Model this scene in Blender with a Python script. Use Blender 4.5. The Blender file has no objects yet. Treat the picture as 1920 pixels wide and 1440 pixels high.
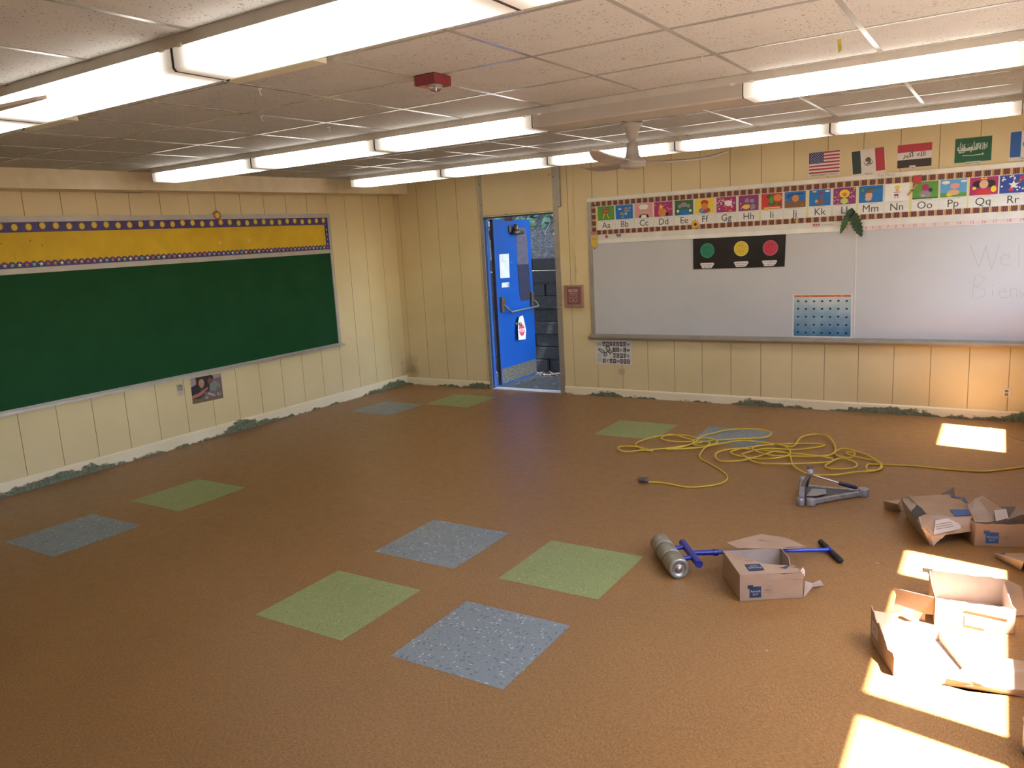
import bpy, math, random
from mathutils import Vector, Matrix
R = random.Random(7)
SC = bpy.context.scene
C = SC.collection
PI = math.pi
FT = .3048

# ---------------------------------------------------------------- materials
class N:
    def __init__(s, name):
        s.m = bpy.data.materials.new(name); s.m.use_nodes = True
        s.t = s.m.node_tree; s.b = s.t.nodes['Principled BSDF']
    def n(s, typ, **k):
        x = s.t.nodes.new(typ)
        for a, v in k.items(): setattr(x, a, v)
        return x
    def l(s, a, b): s.t.links.new(a, b)
    def put(s, sock, v):
        if v is None: return
        if hasattr(v, 'is_output') or hasattr(v, 'links'): s.l(v, sock)
        else:
            if isinstance(v, (tuple, list)) and len(v) == 3 and sock.type == 'RGBA': v = (*v, 1)
            sock.default_value = v
    def co(s):
        return s.n('ShaderNodeTexCoord').outputs['Object']
    def mapp(s, v, scale=(1, 1, 1), rot=(0, 0, 0), loc=(0, 0, 0)):
        x = s.n('ShaderNodeMapping'); s.l(v, x.inputs[0]); x.inputs['Scale'].default_value = scale
        x.inputs['Rotation'].default_value = rot; x.inputs['Location'].default_value = loc
        return x.outputs[0]
    def noise(s, v, scale=5, detail=2, rough=.5):
        x = s.n('ShaderNodeTexNoise'); s.l(v, x.inputs['Vector']); x.inputs['Scale'].default_value = scale
        x.inputs['Detail'].default_value = detail; x.inputs['Roughness'].default_value = rough
        return x.outputs[0]
    def voro(s, v, scale=5, out='Color'):
        x = s.n('ShaderNodeTexVoronoi'); s.l(v, x.inputs['Vector']); x.inputs['Scale'].default_value = scale
        return x.outputs[out]
    def math(s, op, a, b=0.0, c=None):
        x = s.n('ShaderNodeMath', operation=op); s.put(x.inputs[0], a); s.put(x.inputs[1], b)
        if c is not None: s.put(x.inputs[2], c)
        return x.outputs[0]
    def sep(s, v):
        x = s.n('ShaderNodeSeparateXYZ'); s.l(v, x.inputs[0]); return x.outputs
    def mix(s, f, a, b):
        x = s.n('ShaderNodeMix', data_type='RGBA'); s.put(x.inputs[0], f); s.put(x.inputs[6], a); s.put(x.inputs[7], b)
        return x.outputs[2]
    def ramp(s, f, stops, const=False):
        x = s.n('ShaderNodeValToRGB'); s.l(f, x.inputs[0]); cr = x.color_ramp
        if const: cr.interpolation = 'CONSTANT'
        while len(cr.elements) < len(stops): cr.elements.new(.5)
        for e, (p, c) in zip(cr.elements, stops):
            e.position = p; e.color = (*c, 1) if isinstance(c, (tuple, list)) else (c, c, c, 1)
        return x.outputs[0]
    def bump(s, h, strength=.3, dist=.002):
        x = s.n('ShaderNodeBump'); s.put(x.inputs['Height'], h); x.inputs['Strength'].default_value = strength
        x.inputs['Distance'].default_value = dist; s.l(x.outputs[0], s.b.inputs['Normal'])
    def set(s, col=None, rough=.6, metal=0, spec=None):
        s.put(s.b.inputs['Base Color'], col); s.put(s.b.inputs['Roughness'], rough); s.b.inputs['Metallic'].default_value = metal
        if spec is not None: s.b.inputs['Specular IOR Level'].default_value = spec
        return s.m

MC = {}
def mat(name, col, rough=.6, metal=0, var=.08, scale=8, spec=None):
    """plain painted / printed surface with slight procedural unevenness"""
    if name in MC: return MC[name]
    s = N(name)
    f = s.noise(s.co(), scale, 3)
    lo = tuple(c * (1 - var) for c in col); hi = tuple(min(1, c * (1 + var)) for c in col)
    MC[name] = s.set(s.ramp(f, [(.3, lo), (.7, hi)]), rough, metal, spec)
    return MC[name]
def ink(c, rough=.55):
    n = 'print_%02x%02x%02x' % tuple(int(max(0, min(1, v)) * 255) for v in c)
    return mat(n, c, rough, var=.04, scale=30)

def floor_mat(name, c1, c2, c3, chips=None):
    s = N(name); v = s.co(); o = s.sep(v)
    fx = s.math('FLOOR', s.math('DIVIDE', s.math('SUBTRACT', o[0], .299), FT))
    fy = s.math('FLOOR', s.math('DIVIDE', s.math('SUBTRACT', o[1], .079), FT))
    par = s.math('FLOORED_MODULO', s.math('ADD', fx, fy), 2.0)
    a = s.mapp(v, (55, 190, 1), (0, 0, .35)); b = s.mapp(v, (190, 55, 1), (0, 0, .35))
    n1 = s.noise(a, 1, 3, .6); n2 = s.noise(b, 1, 3, .6)
    x = s.n('ShaderNodeMix', data_type='FLOAT'); s.put(x.inputs[0], par); s.put(x.inputs[2], n1); s.put(x.inputs[3], n2)
    f = x.outputs[0]
    col = s.ramp(f, [(.32, c1), (.5, c2), (.68, c3)])
    big = s.noise(v, 2.2, 2)
    x2 = s.n('ShaderNodeMix', data_type='RGBA', blend_type='MULTIPLY'); s.put(x2.inputs[0], .5); s.put(x2.inputs[6], col)
    s.put(x2.inputs[7], s.ramp(big, [(.3, .86), (.7, 1.0)])); col = x2.outputs[2]
    # tile joints: hairline
    gx = s.math('ABSOLUTE', s.math('SUBTRACT', s.math('FRACT', s.math('DIVIDE', s.math('SUBTRACT', o[0], .299), FT)), .5))
    gy = s.math('ABSOLUTE', s.math('SUBTRACT', s.math('FRACT', s.math('DIVIDE', s.math('SUBTRACT', o[1], .079), FT)), .5))
    j = s.math('GREATER_THAN', s.math('MAXIMUM', gx, gy), .4975)
    col = s.mix(s.math('MULTIPLY', j, .35), col, tuple(c * .6 for c in c1))
    if chips:
        for k, (cc, th, sc) in enumerate(chips):
            va = s.mapp(v, (sc, sc * 2.8, 1), (0, 0, .5 + k), (k * 3.1, 0, 0)); vb = s.mapp(v, (sc * 2.8, sc, 1), (0, 0, .5 + k), (k * 3.1, 0, 0))
            w = s.n('ShaderNodeMix', data_type='VECTOR'); s.put(w.inputs[0], par); s.put(w.inputs[4], va); s.put(w.inputs[5], vb)
            cell = s.sep(s.voro(w.outputs[1], 1)); dist = s.voro(w.outputs[1], 1, 'Distance')
            hit = s.math('MULTIPLY', s.math('GREATER_THAN', cell[0], th), s.math('LESS_THAN', dist, .36))
            col = s.mix(hit, col, cc)
    rn = s.noise(v, 14, 3)
    s.bump(s.noise(v, 35, 2), .06, .002)
    return s.set(col, s.ramp(rn, [(.3, .36), (.7, .46)]), spec=.5)

# --------------------------------------------------------------- mesh builder
class MB:
    def __init__(s): s.v = []; s.f = []; s.m = []; s.mats = []; s.sm = []
    def mi(s, m):
        if m not in s.mats: s.mats.append(m)
        return s.mats.index(m)
    def add(s, vs, fs, m, smooth=False):
        k = len(s.v); s.v += [Vector(v) for v in vs]; i = s.mi(m)
        for f in fs: s.f.append([k + a for a in f]); s.m.append(i); s.sm.append(smooth)
        return s
    def box(s, lo, hi, m, bev=0, M=None):
        x0, y0, z0 = lo; x1, y1, z1 = hi
        if bev:
            b = bev; V = []
            for sz, z in ((0, z0), (1, z0 + b), (1, z1 - b), (0, z1)):
                e = 0 if sz else b
                for (X, Y) in ((x0 + b, y0 + e), (x1 - b, y0 + e), (x1 - e, y0 + b), (x1 - e, y1 - b), (x1 - b, y1 - e), (x0 + b, y1 - e), (x0 + e, y1 - b), (x0 + e, y0 + b)):
                    V.append((X, Y, z))
            F = [list(range(7, -1, -1)), list(range(24, 32))]
            for r in range(3):
                for i in range(8): F.append([r * 8 + i, r * 8 + (i + 1) % 8, r * 8 + 8 + (i + 1) % 8, r * 8 + 8 + i])
        else:
            V = [(x0, y0, z0), (x1, y0, z0), (x1, y1, z0), (x0, y1, z0), (x0, y0, z1), (x1, y0, z1), (x1, y1, z1), (x0, y1, z1)]
            F = [(3, 2, 1, 0), (4, 5, 6, 7), (0, 1, 5, 4), (1, 2, 6, 5), (2, 3, 7, 6), (3, 0, 4, 7)]
        V = [Vector(v) for v in V]
        if M is not None: V = [M @ v for v in V]
        return s.add(V, F, m)
    def sheet(s, pts, th, m, m2=None):
        """3-D polygon given thickness th along its normal (both faces + rim)"""
        P = [Vector(p) for p in pts]; n = Vector((0, 0, 0))
        for i in range(len(P)):
            a, b = P[i], P[(i + 1) % len(P)]; n += a.cross(b)
        n.normalize(); k = len(P)
        s.add(P, [list(range(k))], m)
        Q = [p - n * th for p in P]
        s.add(Q, [list(range(k - 1, -1, -1))], m2 or m)
        s.add(P + Q, [[i, k + i, k + (i + 1) % k, (i + 1) % k] for i in range(k)], m2 or m)
        return s
    def tube(s, pts, r, m, seg=10, cap=True, closed=False):
        P = [Vector(p) for p in pts]; n = len(P); rr = r if isinstance(r, (list, tuple)) else [r] * n
        up = None; V = []
        for i, p in enumerate(P):
            if closed: t = P[(i + 1) % n] - P[i - 1]
            else: t = P[min(i + 1, n - 1)] - P[max(i - 1, 0)]
            if t.length < 1e-9: t = Vector((0, 0, 1))
            t.normalize()
            if up is None: up = t.orthogonal().normalized()
            a = (up - t * up.dot(t))
            a = a.normalized() if a.length > 1e-6 else t.orthogonal().normalized()
            up = a; b = t.cross(a)
            for j in range(seg):
                w = 2 * PI * j / seg; V.append(p + (a * math.cos(w) + b * math.sin(w)) * rr[i])
        F = []
        for i in range(n if closed else n - 1):
            i2 = (i + 1) % n
            for j in range(seg):
                F.append((i * seg + j, i * seg + (j + 1) % seg, i2 * seg + (j + 1) % seg, i2 * seg + j))
        s.add(V, F, m, True)
        if cap and not closed:
            s.add(V[:seg], [list(range(seg - 1, -1, -1))], m); s.add(V[-seg:], [list(range(seg))], m)
        return s
    def lathe(s, prof, c, m, axis=(0, 0, 1), seg=28, smooth=True):
        """prof: (radius, height) along axis from c"""
        ax = Vector(axis).normalized(); a = ax.orthogonal().normalized(); b = ax.cross(a); c = Vector(c); V = []
        for r, h in prof:
            for j in range(seg):
                w = 2 * PI * j / seg; V.append(c + ax * h + (a * math.cos(w) + b * math.sin(w)) * r)
        F = []
        for i in range(len(prof) - 1):
            for j in range(seg): F.append((i * seg + j, i * seg + (j + 1) % seg, (i + 1) * seg + (j + 1) % seg, (i + 1) * seg + j))
        return s.add(V, F, m, smooth)
def empty(name, loc):
    o = bpy.data.objects.new(name, None); C.objects.link(o); o.location = loc; o.empty_display_size = .05; return o
def tag(o, label=None, cat=None, group=None, kind=None):
    if label: o['label'] = label
    if cat: o['category'] = cat
    if group: o['group'] = group
    if kind: o['kind'] = kind
    return o
def thing(name, loc, label, cat, group=None):
    return tag(empty(name, loc), label, cat, group)
def wloc(o):
    v = Vector(o.location)
    while o.parent: o = o.parent; v += Vector(o.location)
    return v
def build(name, mb, parent=None, origin=None, bevel=0, label=None):
    """mb is in world coordinates; the object gets its own origin"""
    base = wloc(parent) if parent else Vector((0, 0, 0))
    if origin is None:
        origin = Vector((0, 0, 0))
        if parent is not None: origin = base.copy()
    origin = Vector(origin)
    me = bpy.data.meshes.new(name)
    me.from_pydata([v - origin for v in mb.v], [], mb.f)
    for m in mb.mats: me.materials.append(m)
    for p, i, sm in zip(me.polygons, mb.m, mb.sm): p.material_index = i; p.use_smooth = sm
    me.update()
    o = bpy.data.objects.new(name, me); C.objects.link(o)
    if parent: o.parent = parent
    o.location = origin - base
    if bevel:
        b = o.modifiers.new('bevel', 'BEVEL'); b.width = bevel; b.segments = 2; b.limit_method = 'ANGLE'
    if label: o['label'] = label
    return o
def struct(name, mb, origin=(0, 0, 0), **k):
    o = build(name, mb, None, origin, **k); o['kind'] = 'structure'; return o
def copy_tree(o, parent=None):
    c = o.copy(); C.objects.link(c)
    if parent is not None: c.parent = parent
    for ch in list(o.children): copy_tree(ch, c)
    return c

# frames for flat things on a surface: origin, right, up, out
class Fr:
    def __init__(s, o, u, v):
        s.o = Vector(o); s.u = Vector(u).normalized(); s.v = Vector(v).normalized(); s.n = s.u.cross(s.v).normalized()
    def p(s, a, b, c=0): return s.o + s.u * a + s.v * b + s.n * c
    def sub(s, a, b, c=0, ang=0):
        ca, sa = math.cos(ang), math.sin(ang)
        return Fr(s.p(a, b, c), s.u * ca + s.v * sa, s.v * ca - s.u * sa)
BACK = Fr((0, 0, 0), (1, 0, 0), (0, 0, 1))                 # n = (0,-1,0)
LEFT = Fr((0, 0, 0), (0, 1, 0), (0, 0, 1))                 # u = +y, n = +x
LB = Fr((0, -1.25, 0), (0, 1, .0085), (0, 0, 1))           # chalkboard hangs a touch off level
class D:
    """flat drawing in a frame; each layer a hair thicker than the one below"""
    def __init__(s, fr, lift=0.0): s.fr = fr; s.mb = MB(); s.lift = lift; s.k = 0
    def poly(s, pts, m, th=.0006):
        s.k += 1; h = s.lift + .0012 + s.k * .00005
        P = [s.fr.p(a, b, h) for a, b in pts]; n = len(P); ar = 0
        for i in range(n): ar += pts[i][0] * pts[(i + 1) % n][1] - pts[(i + 1) % n][0] * pts[i][1]
        if ar < 0: P.reverse()
        s.mb.add(P, [list(range(n))], m); Q = [p - s.fr.n * th for p in P]
        s.mb.add(P + Q, [[i, n + i, n + (i + 1) % n, (i + 1) % n] for i in range(n)], m)
        s.mb.add(Q, [list(range(n - 1, -1, -1))], m)
        return s
    def rect(s, x0, y0, x1, y1, m, th=.0006): return s.poly([(x0, y0), (x1, y0), (x1, y1), (x0, y1)], m, th)
    def ell(s, cx, cy, rx, ry, m, ang=0, n=18, th=.0006, a0=0, a1=2 * PI):
        ca, sa = math.cos(ang), math.sin(ang); P = []
        k = n if abs(a1 - a0 - 2 * PI) < 1e-6 else n + 1
        for i in range(k):
            w = a0 + (a1 - a0) * i / n; x, y = rx * math.cos(w), ry * math.sin(w); P.append((cx + x * ca - y * sa, cy + x * sa + y * ca))
        return s.poly(P, m, th)
    def star(s, cx, cy, r, m, n=5, q=.42, a=PI / 2, th=.0006):
        return s.poly([(cx + (r if i % 2 == 0 else r * q) * math.cos(a + PI * i / n), cy + (r if i % 2 == 0 else r * q) * math.sin(a + PI * i / n)) for i in range(2 * n)], m, th)
    def line(s, pts, w, m):
        s.k += 1; h = s.lift + .0012 + s.k * .00005
        for (a, b) in zip(pts[:-1], pts[1:]):
            d = Vector((b[0] - a[0], b[1] - a[1]));
            if d.length < 1e-7: continue
            d.normalize(); e = Vector((-d.y, d.x)) * w / 2; a2 = Vector(a) - d * w * .3; b2 = Vector(b) + d * w * .3
            s.mb.add([s.fr.p(*(a2 - e), h), s.fr.p(*(b2 - e), h), s.fr.p(*(b2 + e), h), s.fr.p(*(a2 + e), h)], [(0, 1, 2, 3)], m)
        return s
    def text(s, t, x, y, size, m, ang=0, align='CENTER', sx=1, flip=False, bold=0):
        s.k += 1; h = s.lift + .0012 + s.k * .00005
        vs, fs = glyphs(t, align, bold); ca, sa = math.cos(ang), math.sin(ang)
        P = []
        for a, b in vs:
            a, b = a * size * sx, b * size
            P.append(s.fr.p(x + a * ca - b * sa, y + a * sa + b * ca, h))
        s.mb.add(P, fs, m); return s
    def done(s, name, parent=None, origin=None, **k): return build(name, s.mb, parent, origin, **k)
GC = {}
def glyphs(t, align, bold=0):
    key = (t, align, bold)
    if key not in GC:
        cu = bpy.data.curves.new('w', 'FONT'); cu.body = t; cu.align_x = align; cu.resolution_u = 3; cu.offset = bold
        ob = bpy.data.objects.new('w', cu); C.objects.link(ob)
        dg = bpy.context.evaluated_depsgraph_get(); dg.update()
        me = bpy.data.meshes.new_from_object(ob.evaluated_get(dg))
        GC[key] = ([(v.co.x, v.co.y) for v in me.vertices], [list(p.vertices) for p in me.polygons])
        bpy.data.objects.remove(ob); bpy.data.curves.remove(cu); bpy.data.meshes.remove(me)
    return GC[key]
def at_fr(fr, a, b): return fr.p(a, b, 0)

# ------------------------------------------------------------------ room data
W, RY, H0 = 7.46, -9.75, 2.676
def CZ(y): return H0 + .0135 * y
GX0, GY0 = .222, -5.689                                   # ceiling grid phase

M_cream = N('cream_panel_paint')
_v = M_cream.co()
M_cream.bump(M_cream.noise(M_cream.mapp(_v, (3, 3, 40)), 6, 3), .08, .002)
_c = M_cream.ramp(M_cream.noise(_v, 1.7, 4), [(.3, (.60, .47, .245)), (.7, (.68, .54, .30))])
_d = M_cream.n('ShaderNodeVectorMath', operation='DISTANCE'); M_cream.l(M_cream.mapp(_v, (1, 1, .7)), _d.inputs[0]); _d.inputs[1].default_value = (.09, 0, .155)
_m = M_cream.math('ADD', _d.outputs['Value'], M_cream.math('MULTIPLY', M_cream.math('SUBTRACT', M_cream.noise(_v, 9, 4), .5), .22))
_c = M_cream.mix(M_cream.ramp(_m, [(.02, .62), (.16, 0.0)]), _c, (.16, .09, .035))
M_cream = M_cream.set(_c, .42)
M_groove = mat('groove_shade_tone', (.38, .29, .17), .8)  # groove faces coloured darker to deepen their shade lines
M_trimc = mat('cream_trim_gloss', (.70, .57, .35), .38)
M_white = mat('white_enamel', (.80, .78, .74), .35)
M_alu = mat('brushed_aluminium', (.50, .47, .43), .38, .85)
M_alud = mat('dull_metal_strip', (.40, .36, .30), .5, .6)
M_black = mat('black', (.012, .012, .014), .5)
M_screw = mat('dark_screw', (.06, .05, .04), .5, .5)

def peel_mat(name, axis, bands):
    s = N(name); v = s.co(); o = s.sep(v)
    al = o[axis]; z = o[2]
    gate = s.noise(s.mapp(v, (.75, .75, .01)), 1.6, 2)
    fine = s.noise(s.mapp(v, (7, 7, 14)), 2.2, 6, .7)
    h = s.math('SUBTRACT', s.math('ADD', s.math('MULTIPLY', gate, 6.5), s.math('MULTIPLY', fine, 2.0)), s.math('MULTIPLY', z, 15.0))
    for c, w, amp in bands:
        tri = s.math('MAXIMUM', s.math('SUBTRACT', 1.0, s.math('DIVIDE', s.math('ABSOLUTE', s.math('SUBTRACT', al, c)), w)), 0.0)
        h = s.math('ADD', h, s.math('MULTIPLY', s.math('MINIMUM', s.math('MULTIPLY', tri, 2.5), 1.0), amp))
    pe = s.math('GREATER_THAN', h, 4.12)
    ed = s.math('GREATER_THAN', h, 4.02)
    cr = s.ramp(s.noise(v, 2, 3), [(.3, (.72, .61, .40)), (.7, (.78, .68, .47))])
    gr = s.ramp(s.noise(v, 40, 3), [(.35, (.085, .095, .055)), (.65, (.17, .19, .12))])
    col = s.mix(ed, cr, (.34, .25, .15)); col = s.mix(pe, col, gr)
    s.bump(s.math('SUBTRACT', 1.0, ed), .7, .002)
    return s.set(col, .5)
M_peelx = peel_mat('peeling_baseboard_back', 0, [(5.75, 1.0, .62), (7.2, .3, .4)]); M_peely = peel_mat('peeling_baseboard_left', 1, [(-4.9, .75, .8), (-2.6, .7, .65)])

def grooved(fr, x0, x1, z0, z1, grooves, mb, g=.0035, d=.004):
    xs = [q for q in grooves if x0 + .02 < q < x1 - .02]
    cur = x0
    for q in xs + [None]:
        e = (q - g) if q is not None else x1
        mb.add([fr.p(cur, z0), fr.p(e, z0), fr.p(e, z1), fr.p(cur, z1)], [(0, 1, 2, 3)], M_cream)
        if q is not None:
            mb.add([fr.p(q - g, z0), fr.p(q, z0, -d), fr.p(q, z1, -d), fr.p(q - g, z1), fr.p(q + g, z0), fr.p(q + g, z1)],
                   [(0, 1, 2, 3), (1, 4, 5, 2)], M_groove)
            cur = q + g

# floor
fm = floor_mat('brown_vinyl_tile', (.175, .080, .023), (.26, .127, .038), (.35, .187, .068))
mb = MB().box((-.0, RY, -.1), (W, 0, 0), fm)
floor = struct('floor', mb)
blue_t = floor_mat('blue_vinyl_tile', (.15, .18, .195), (.19, .225, .24), (.235, .27, .28),
                   [((.035, .055, .085), .80, 42), ((.50, .50, .46), .87, 38)])
green_t = floor_mat('green_vinyl_tile', (.20, .235, .075), (.245, .285, .10), (.30, .335, .14),
                    [((.10, .13, .05), .90, 48), ((.36, .38, .2), .90, 40)])
T2 = 2 * FT
for x, y, c, lab in [(3.653, -5.712, 'g', 'green floor square nearest the camera on the left'), (4.568, -5.712, 'b', 'blue speckled floor square nearest the camera'),
        (3.653, -4.797, 'b', 'blue floor square in the middle of the room'), (4.568, -4.797, 'g', 'green floor square left of the roller'),
        (1.161, -5.742, 'b', 'blue floor square near the left edge'), (1.158, -4.815, 'g', 'green floor square below the chalkboard'),
        (.52, -1.68, 'b', 'blue floor square near the far corner'), (1.133, -1.05, 'g', 'green floor square in front of the door'),
        (3.65, -1.69, 'g', 'green floor square behind the yellow cord'), (4.562, -1.648, 'b', 'blue floor square under the yellow cord')]:
    mb = MB().box((x, y, -.01), (x + T2, y + T2, .0007), blue_t if c == 'b' else green_t)
    build('accent_tile', mb, floor, (0, 0, 0), label=lab)

# walls
GB = [2.90 + .3125 * k for k in range(-9, 15)]
GL = [-1.54 - .3137 * k for k in range(-4, 26)]
DX0, DX1, DZ = 1.395, 2.412, 2.165
mb = MB()
for a, b, z0 in ((-.12, DX0, -.1), (DX1, W + .12, -.1)):
    mb.box((a, .0045, z0), (b, .09, 2.75), M_cream)
    grooved(BACK, max(a, 0), min(b, W), z0, 2.75, GB, mb)
mb.box((DX0, .0045, DZ), (DX1, .09, 2.75), M_cream); grooved(BACK, DX0, DX1, DZ, 2.75, [], mb)
wb = struct('wall_back', mb)
# grime stain low in the corner
mb = MB(); mb.box((-.12, RY, -.1), (-.0045, 0, 2.75), M_cream); grooved(LEFT, RY, 0, -.1, 2.75, sorted(GL), mb)
struct('wall_left', mb)
WINS = [(-1.245, -.425), (-4.035, -3.665), (-5.265, -4.235), (-7.0, -5.415)]
WZ0, WZ1 = 1.09, 2.357
mb = MB(); cur = 0
for (a, b) in WINS:
    mb.box((W, b, WZ0), (W + .12, cur, WZ1), M_cream); cur = a
mb.box((W, RY, WZ0), (W + .12, cur, WZ1), M_cream)
mb.box((W, RY, -.1), (W + .12, 0, WZ0), M_cream); mb.box((W, RY, WZ1), (W + .12, 0, 2.75), M_cream)
struct('wall_right', mb)
struct('wall_rear', MB().box((-.12, RY - .12, -.1), (W + .12, RY, 2.75), M_cream))
g = N('window_glass'); tr = g.n('ShaderNodeBsdfTransparent'); gl = g.n('ShaderNodeBsdfGlossy'); gl.inputs['Roughness'].default_value = .02
mx = g.n('ShaderNodeMixShader'); mx.inputs[0].default_value = .06
g.l(tr.outputs[0], mx.inputs[1]); g.l(gl.outputs[0], mx.inputs[2]); g.l(mx.outputs[0], g.t.nodes['Material Output'].inputs[0])
M_glass = g.m
for i, (a, b) in enumerate(WINS):
    mb = MB(); t = .012
    for lo, hi in [((W + .09, a, WZ0), (W + .12, a + t, WZ1)), ((W + .09, b - t, WZ0), (W + .12, b, WZ1)), ((W + .09, a, WZ0), (W + .12, b, WZ0 + t)), ((W + .09, a, WZ1 - t), (W + .12, b, WZ1))]: mb.box(lo, hi, M_alu)
    w = struct('window_%d' % (i + 1), mb, (W, (a + b) / 2, WZ0))
    build('pane', MB().box((W + .103, a + t, WZ0 + t), (W + .107, b - t, WZ1 - t), M_glass), w)
# baseboards
def board(fr, a, b, h, m, th=.016):
    mb = MB(); pr = [(0, th), (h - .014, th), (h - .004, th * .7), (h, 0)]
    for (z0, d0), (z1, d1) in zip(pr[:-1], pr[1:]): mb.add([fr.p(a, z0, d0), fr.p(b, z0, d0), fr.p(b, z1, d1), fr.p(a, z1, d1)], [(0, 1, 2, 3)], m)
    mb.add([fr.p(b, 0, 0), fr.p(b, h, 0)] + [fr.p(b, z, d) for z, d in reversed(pr)], [(0, 1, 2, 3, 4, 5)], m)
    mb.add([fr.p(a, z, d) for z, d in pr] + [fr.p(a, 0, 0)], [(0, 1, 2, 3, 4)], m)
    return mb
struct('baseboard_left', board(LEFT, RY, 0, .122, M_peely))
o = struct('baseboard_back', board(BACK, 2.46, W, .095, M_peelx))
struct('baseboard_corner', board(BACK, .016, 1.365, .095, M_peelx))
# soffit along the left wall
mb = MB(); V = []
for y in (RY, -.0): V += [(0, y, CZ(y) - .155), (.25, y, CZ(y) - .155), (.25, y, CZ(y) + .01), (0, y, CZ(y) + .01)]
mb.add(V, [(0, 1, 2, 3), (7, 6, 5, 4), (0, 4, 5, 1), (1, 5, 6, 2)], M_trimc)
struct('trim_1', mb)
# slim trim below the soffit
struct('trim_2', MB().box((0, -4.75, 2.466), (.012, -3.6, 2.474), mat('old_wood_edge', (.25, .17, .09), .6)))

# ceiling: tilted slab of acoustic tiles + metal grid
s = N('acoustic_tile'); v = s.co()
holes = s.math('LESS_THAN', s.noise(s.mapp(v, (1, 1, 1)), 95, 2, .6), .36)
hs = s.math('MULTIPLY', holes, s.math('GREATER_THAN', s.noise(v, 9, 3), .45))
base = s.ramp(s.noise(v, 1.3, 3), [(.3, (.53, .53, .525)), (.7, (.59, .59, .585))])
col = s.mix(s.math('MULTIPLY', hs, .9), base, (.13, .10, .08))
s.bump(s.noise(v, 120, 3, .7), .5, .002)
M_tile = s.set(col, .9, spec=.1)
mb = MB()
def slab(x0, x1, y0, y1, dz0, dz1, m):
    mb.add([(x0, y0, CZ(y0) + dz0), (x1, y0, CZ(y0) + dz0), (x1, y1, CZ(y1) + dz0), (x0, y1, CZ(y1) + dz0),
            (x0, y0, CZ(y0) + dz1), (x1, y0, CZ(y0) + dz1), (x1, y1, CZ(y1) + dz1), (x0, y1, CZ(y1) + dz1)],
           [(3, 2, 1, 0), (4, 5, 6, 7), (0, 1, 5, 4), (1, 2, 6, 5), (2, 3, 7, 6), (3, 0, 4, 7)], m)
slab(0, W, RY, 0, 0.003, .05, M_tile)
ceil = struct('ceiling', mb)
M_tee = mat('grid_white_metal', (.36, .34, .31), .18, 0, .03, spec=.8)
mb = MB(); k = 0
x = GX0
while x < W:
    if x > .26: slab(x - .011, x + .011, RY, 0, 0, .003, M_tee)
    x += T2
y = GY0 - 6 * T2
while y < 0:
    if y > RY: slab(.25, W, y - .011, y + .011, .0004, .0034, M_tee)
    y += T2
build('ceiling_grid', mb, ceil, (0, 0, 0))
struct('trim_3', MB().box((-.3, RY - .2, 2.78), (W + .16, 1.05, 2.9), mat('roof_edge', (.35, .33, .3), .8)))

# ------------------------------------------------------ light fixtures
TUBE_E = 5.1
s = N('lit_diffuser'); o = s.sep(s.co())
ax = s.math('ABSOLUTE', o[0])
f = s.math('SMOOTH_MIN', 1.0, 1.0, 0.0)
rm = s.n('ShaderNodeMapRange', interpolation_type='SMOOTHSTEP'); s.l(ax, rm.inputs[0])
rm.inputs[1].default_value = .635; rm.inputs[2].default_value = .47; rm.inputs[3].default_value = .25; rm.inputs[4].default_value = 1
s.b.inputs['Emission Color'].default_value = (1, .92, .81, 1)
s.l(s.math('MULTIPLY', s.math('POWER', rm.outputs[0], 2.2), TUBE_E), s.b.inputs['Emission Strength'])
M_lit = s.set((.85, .83, .78), .35)
M_unlit = mat('unlit_diffuser', (.50, .46, .41), .45, var=.03)
M_house = mat('fixture_enamel', (.62, .58, .52), .45)
M_joint = mat('fixture_gap_rubber', (.12, .10, .09), .6)
L = 1.28; YW = .225
def fixture(lit):
    z = 0.0
    t = empty('fluorescent_light_fixture', (0, 0, 0))
    hs_ = build('housing', MB().box((-L / 2, -YW / 2 - .003, -.041), (L / 2, YW / 2 + .003, 0), M_house), t)
    m = M_lit if lit else M_unlit
    e = L / 2 - .006; w = YW / 2; q = .02
    prof = [(-w, -.041), (-w, -.106), (-w + q * .5, -.116), (w - q * .5, -.116), (w, -.106), (w, -.041)]
    mb = MB(); V = [(x, y, zz) for x in (-e, e) for (y, zz) in prof]
    F = [(i, i + 1, i + 7, i + 6) for i in range(5)] + [tuple(range(5, -1, -1)), tuple(range(6, 12))]
    # cut the sides lengthwise so the glow varies along the lamp
    mb.add(V, F, m); build('diffuser', mb, t)
    for sx in (-1, 1):
        mb = MB(); x0, x1 = sorted((sx * e, sx * (e + .005)))
        V = [(x, y * 1.012, zz - .001 if zz < -.05 else zz) for x in (x0, x1) for (y, zz) in prof]
        mb.add(V, F, M_joint if lit else M_house); build('end_plate', mb, t)
    for sx in (-.59, .59):
        for sy in (-1,):
            build('latch', MB().box((sx - .012, sy * w - .007, -.046), (sx + .012, sy * w + .002, -.034), M_white), hs_)
    return t
fx_lit = fixture(True); fx_off = fixture(False)
first = {True: True, False: True}
xk = [.53 + L * k + L / 2 for k in range(5)]
ords = ['far left', 'second from the left', 'middle', 'fourth from the left', 'far right']
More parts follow.
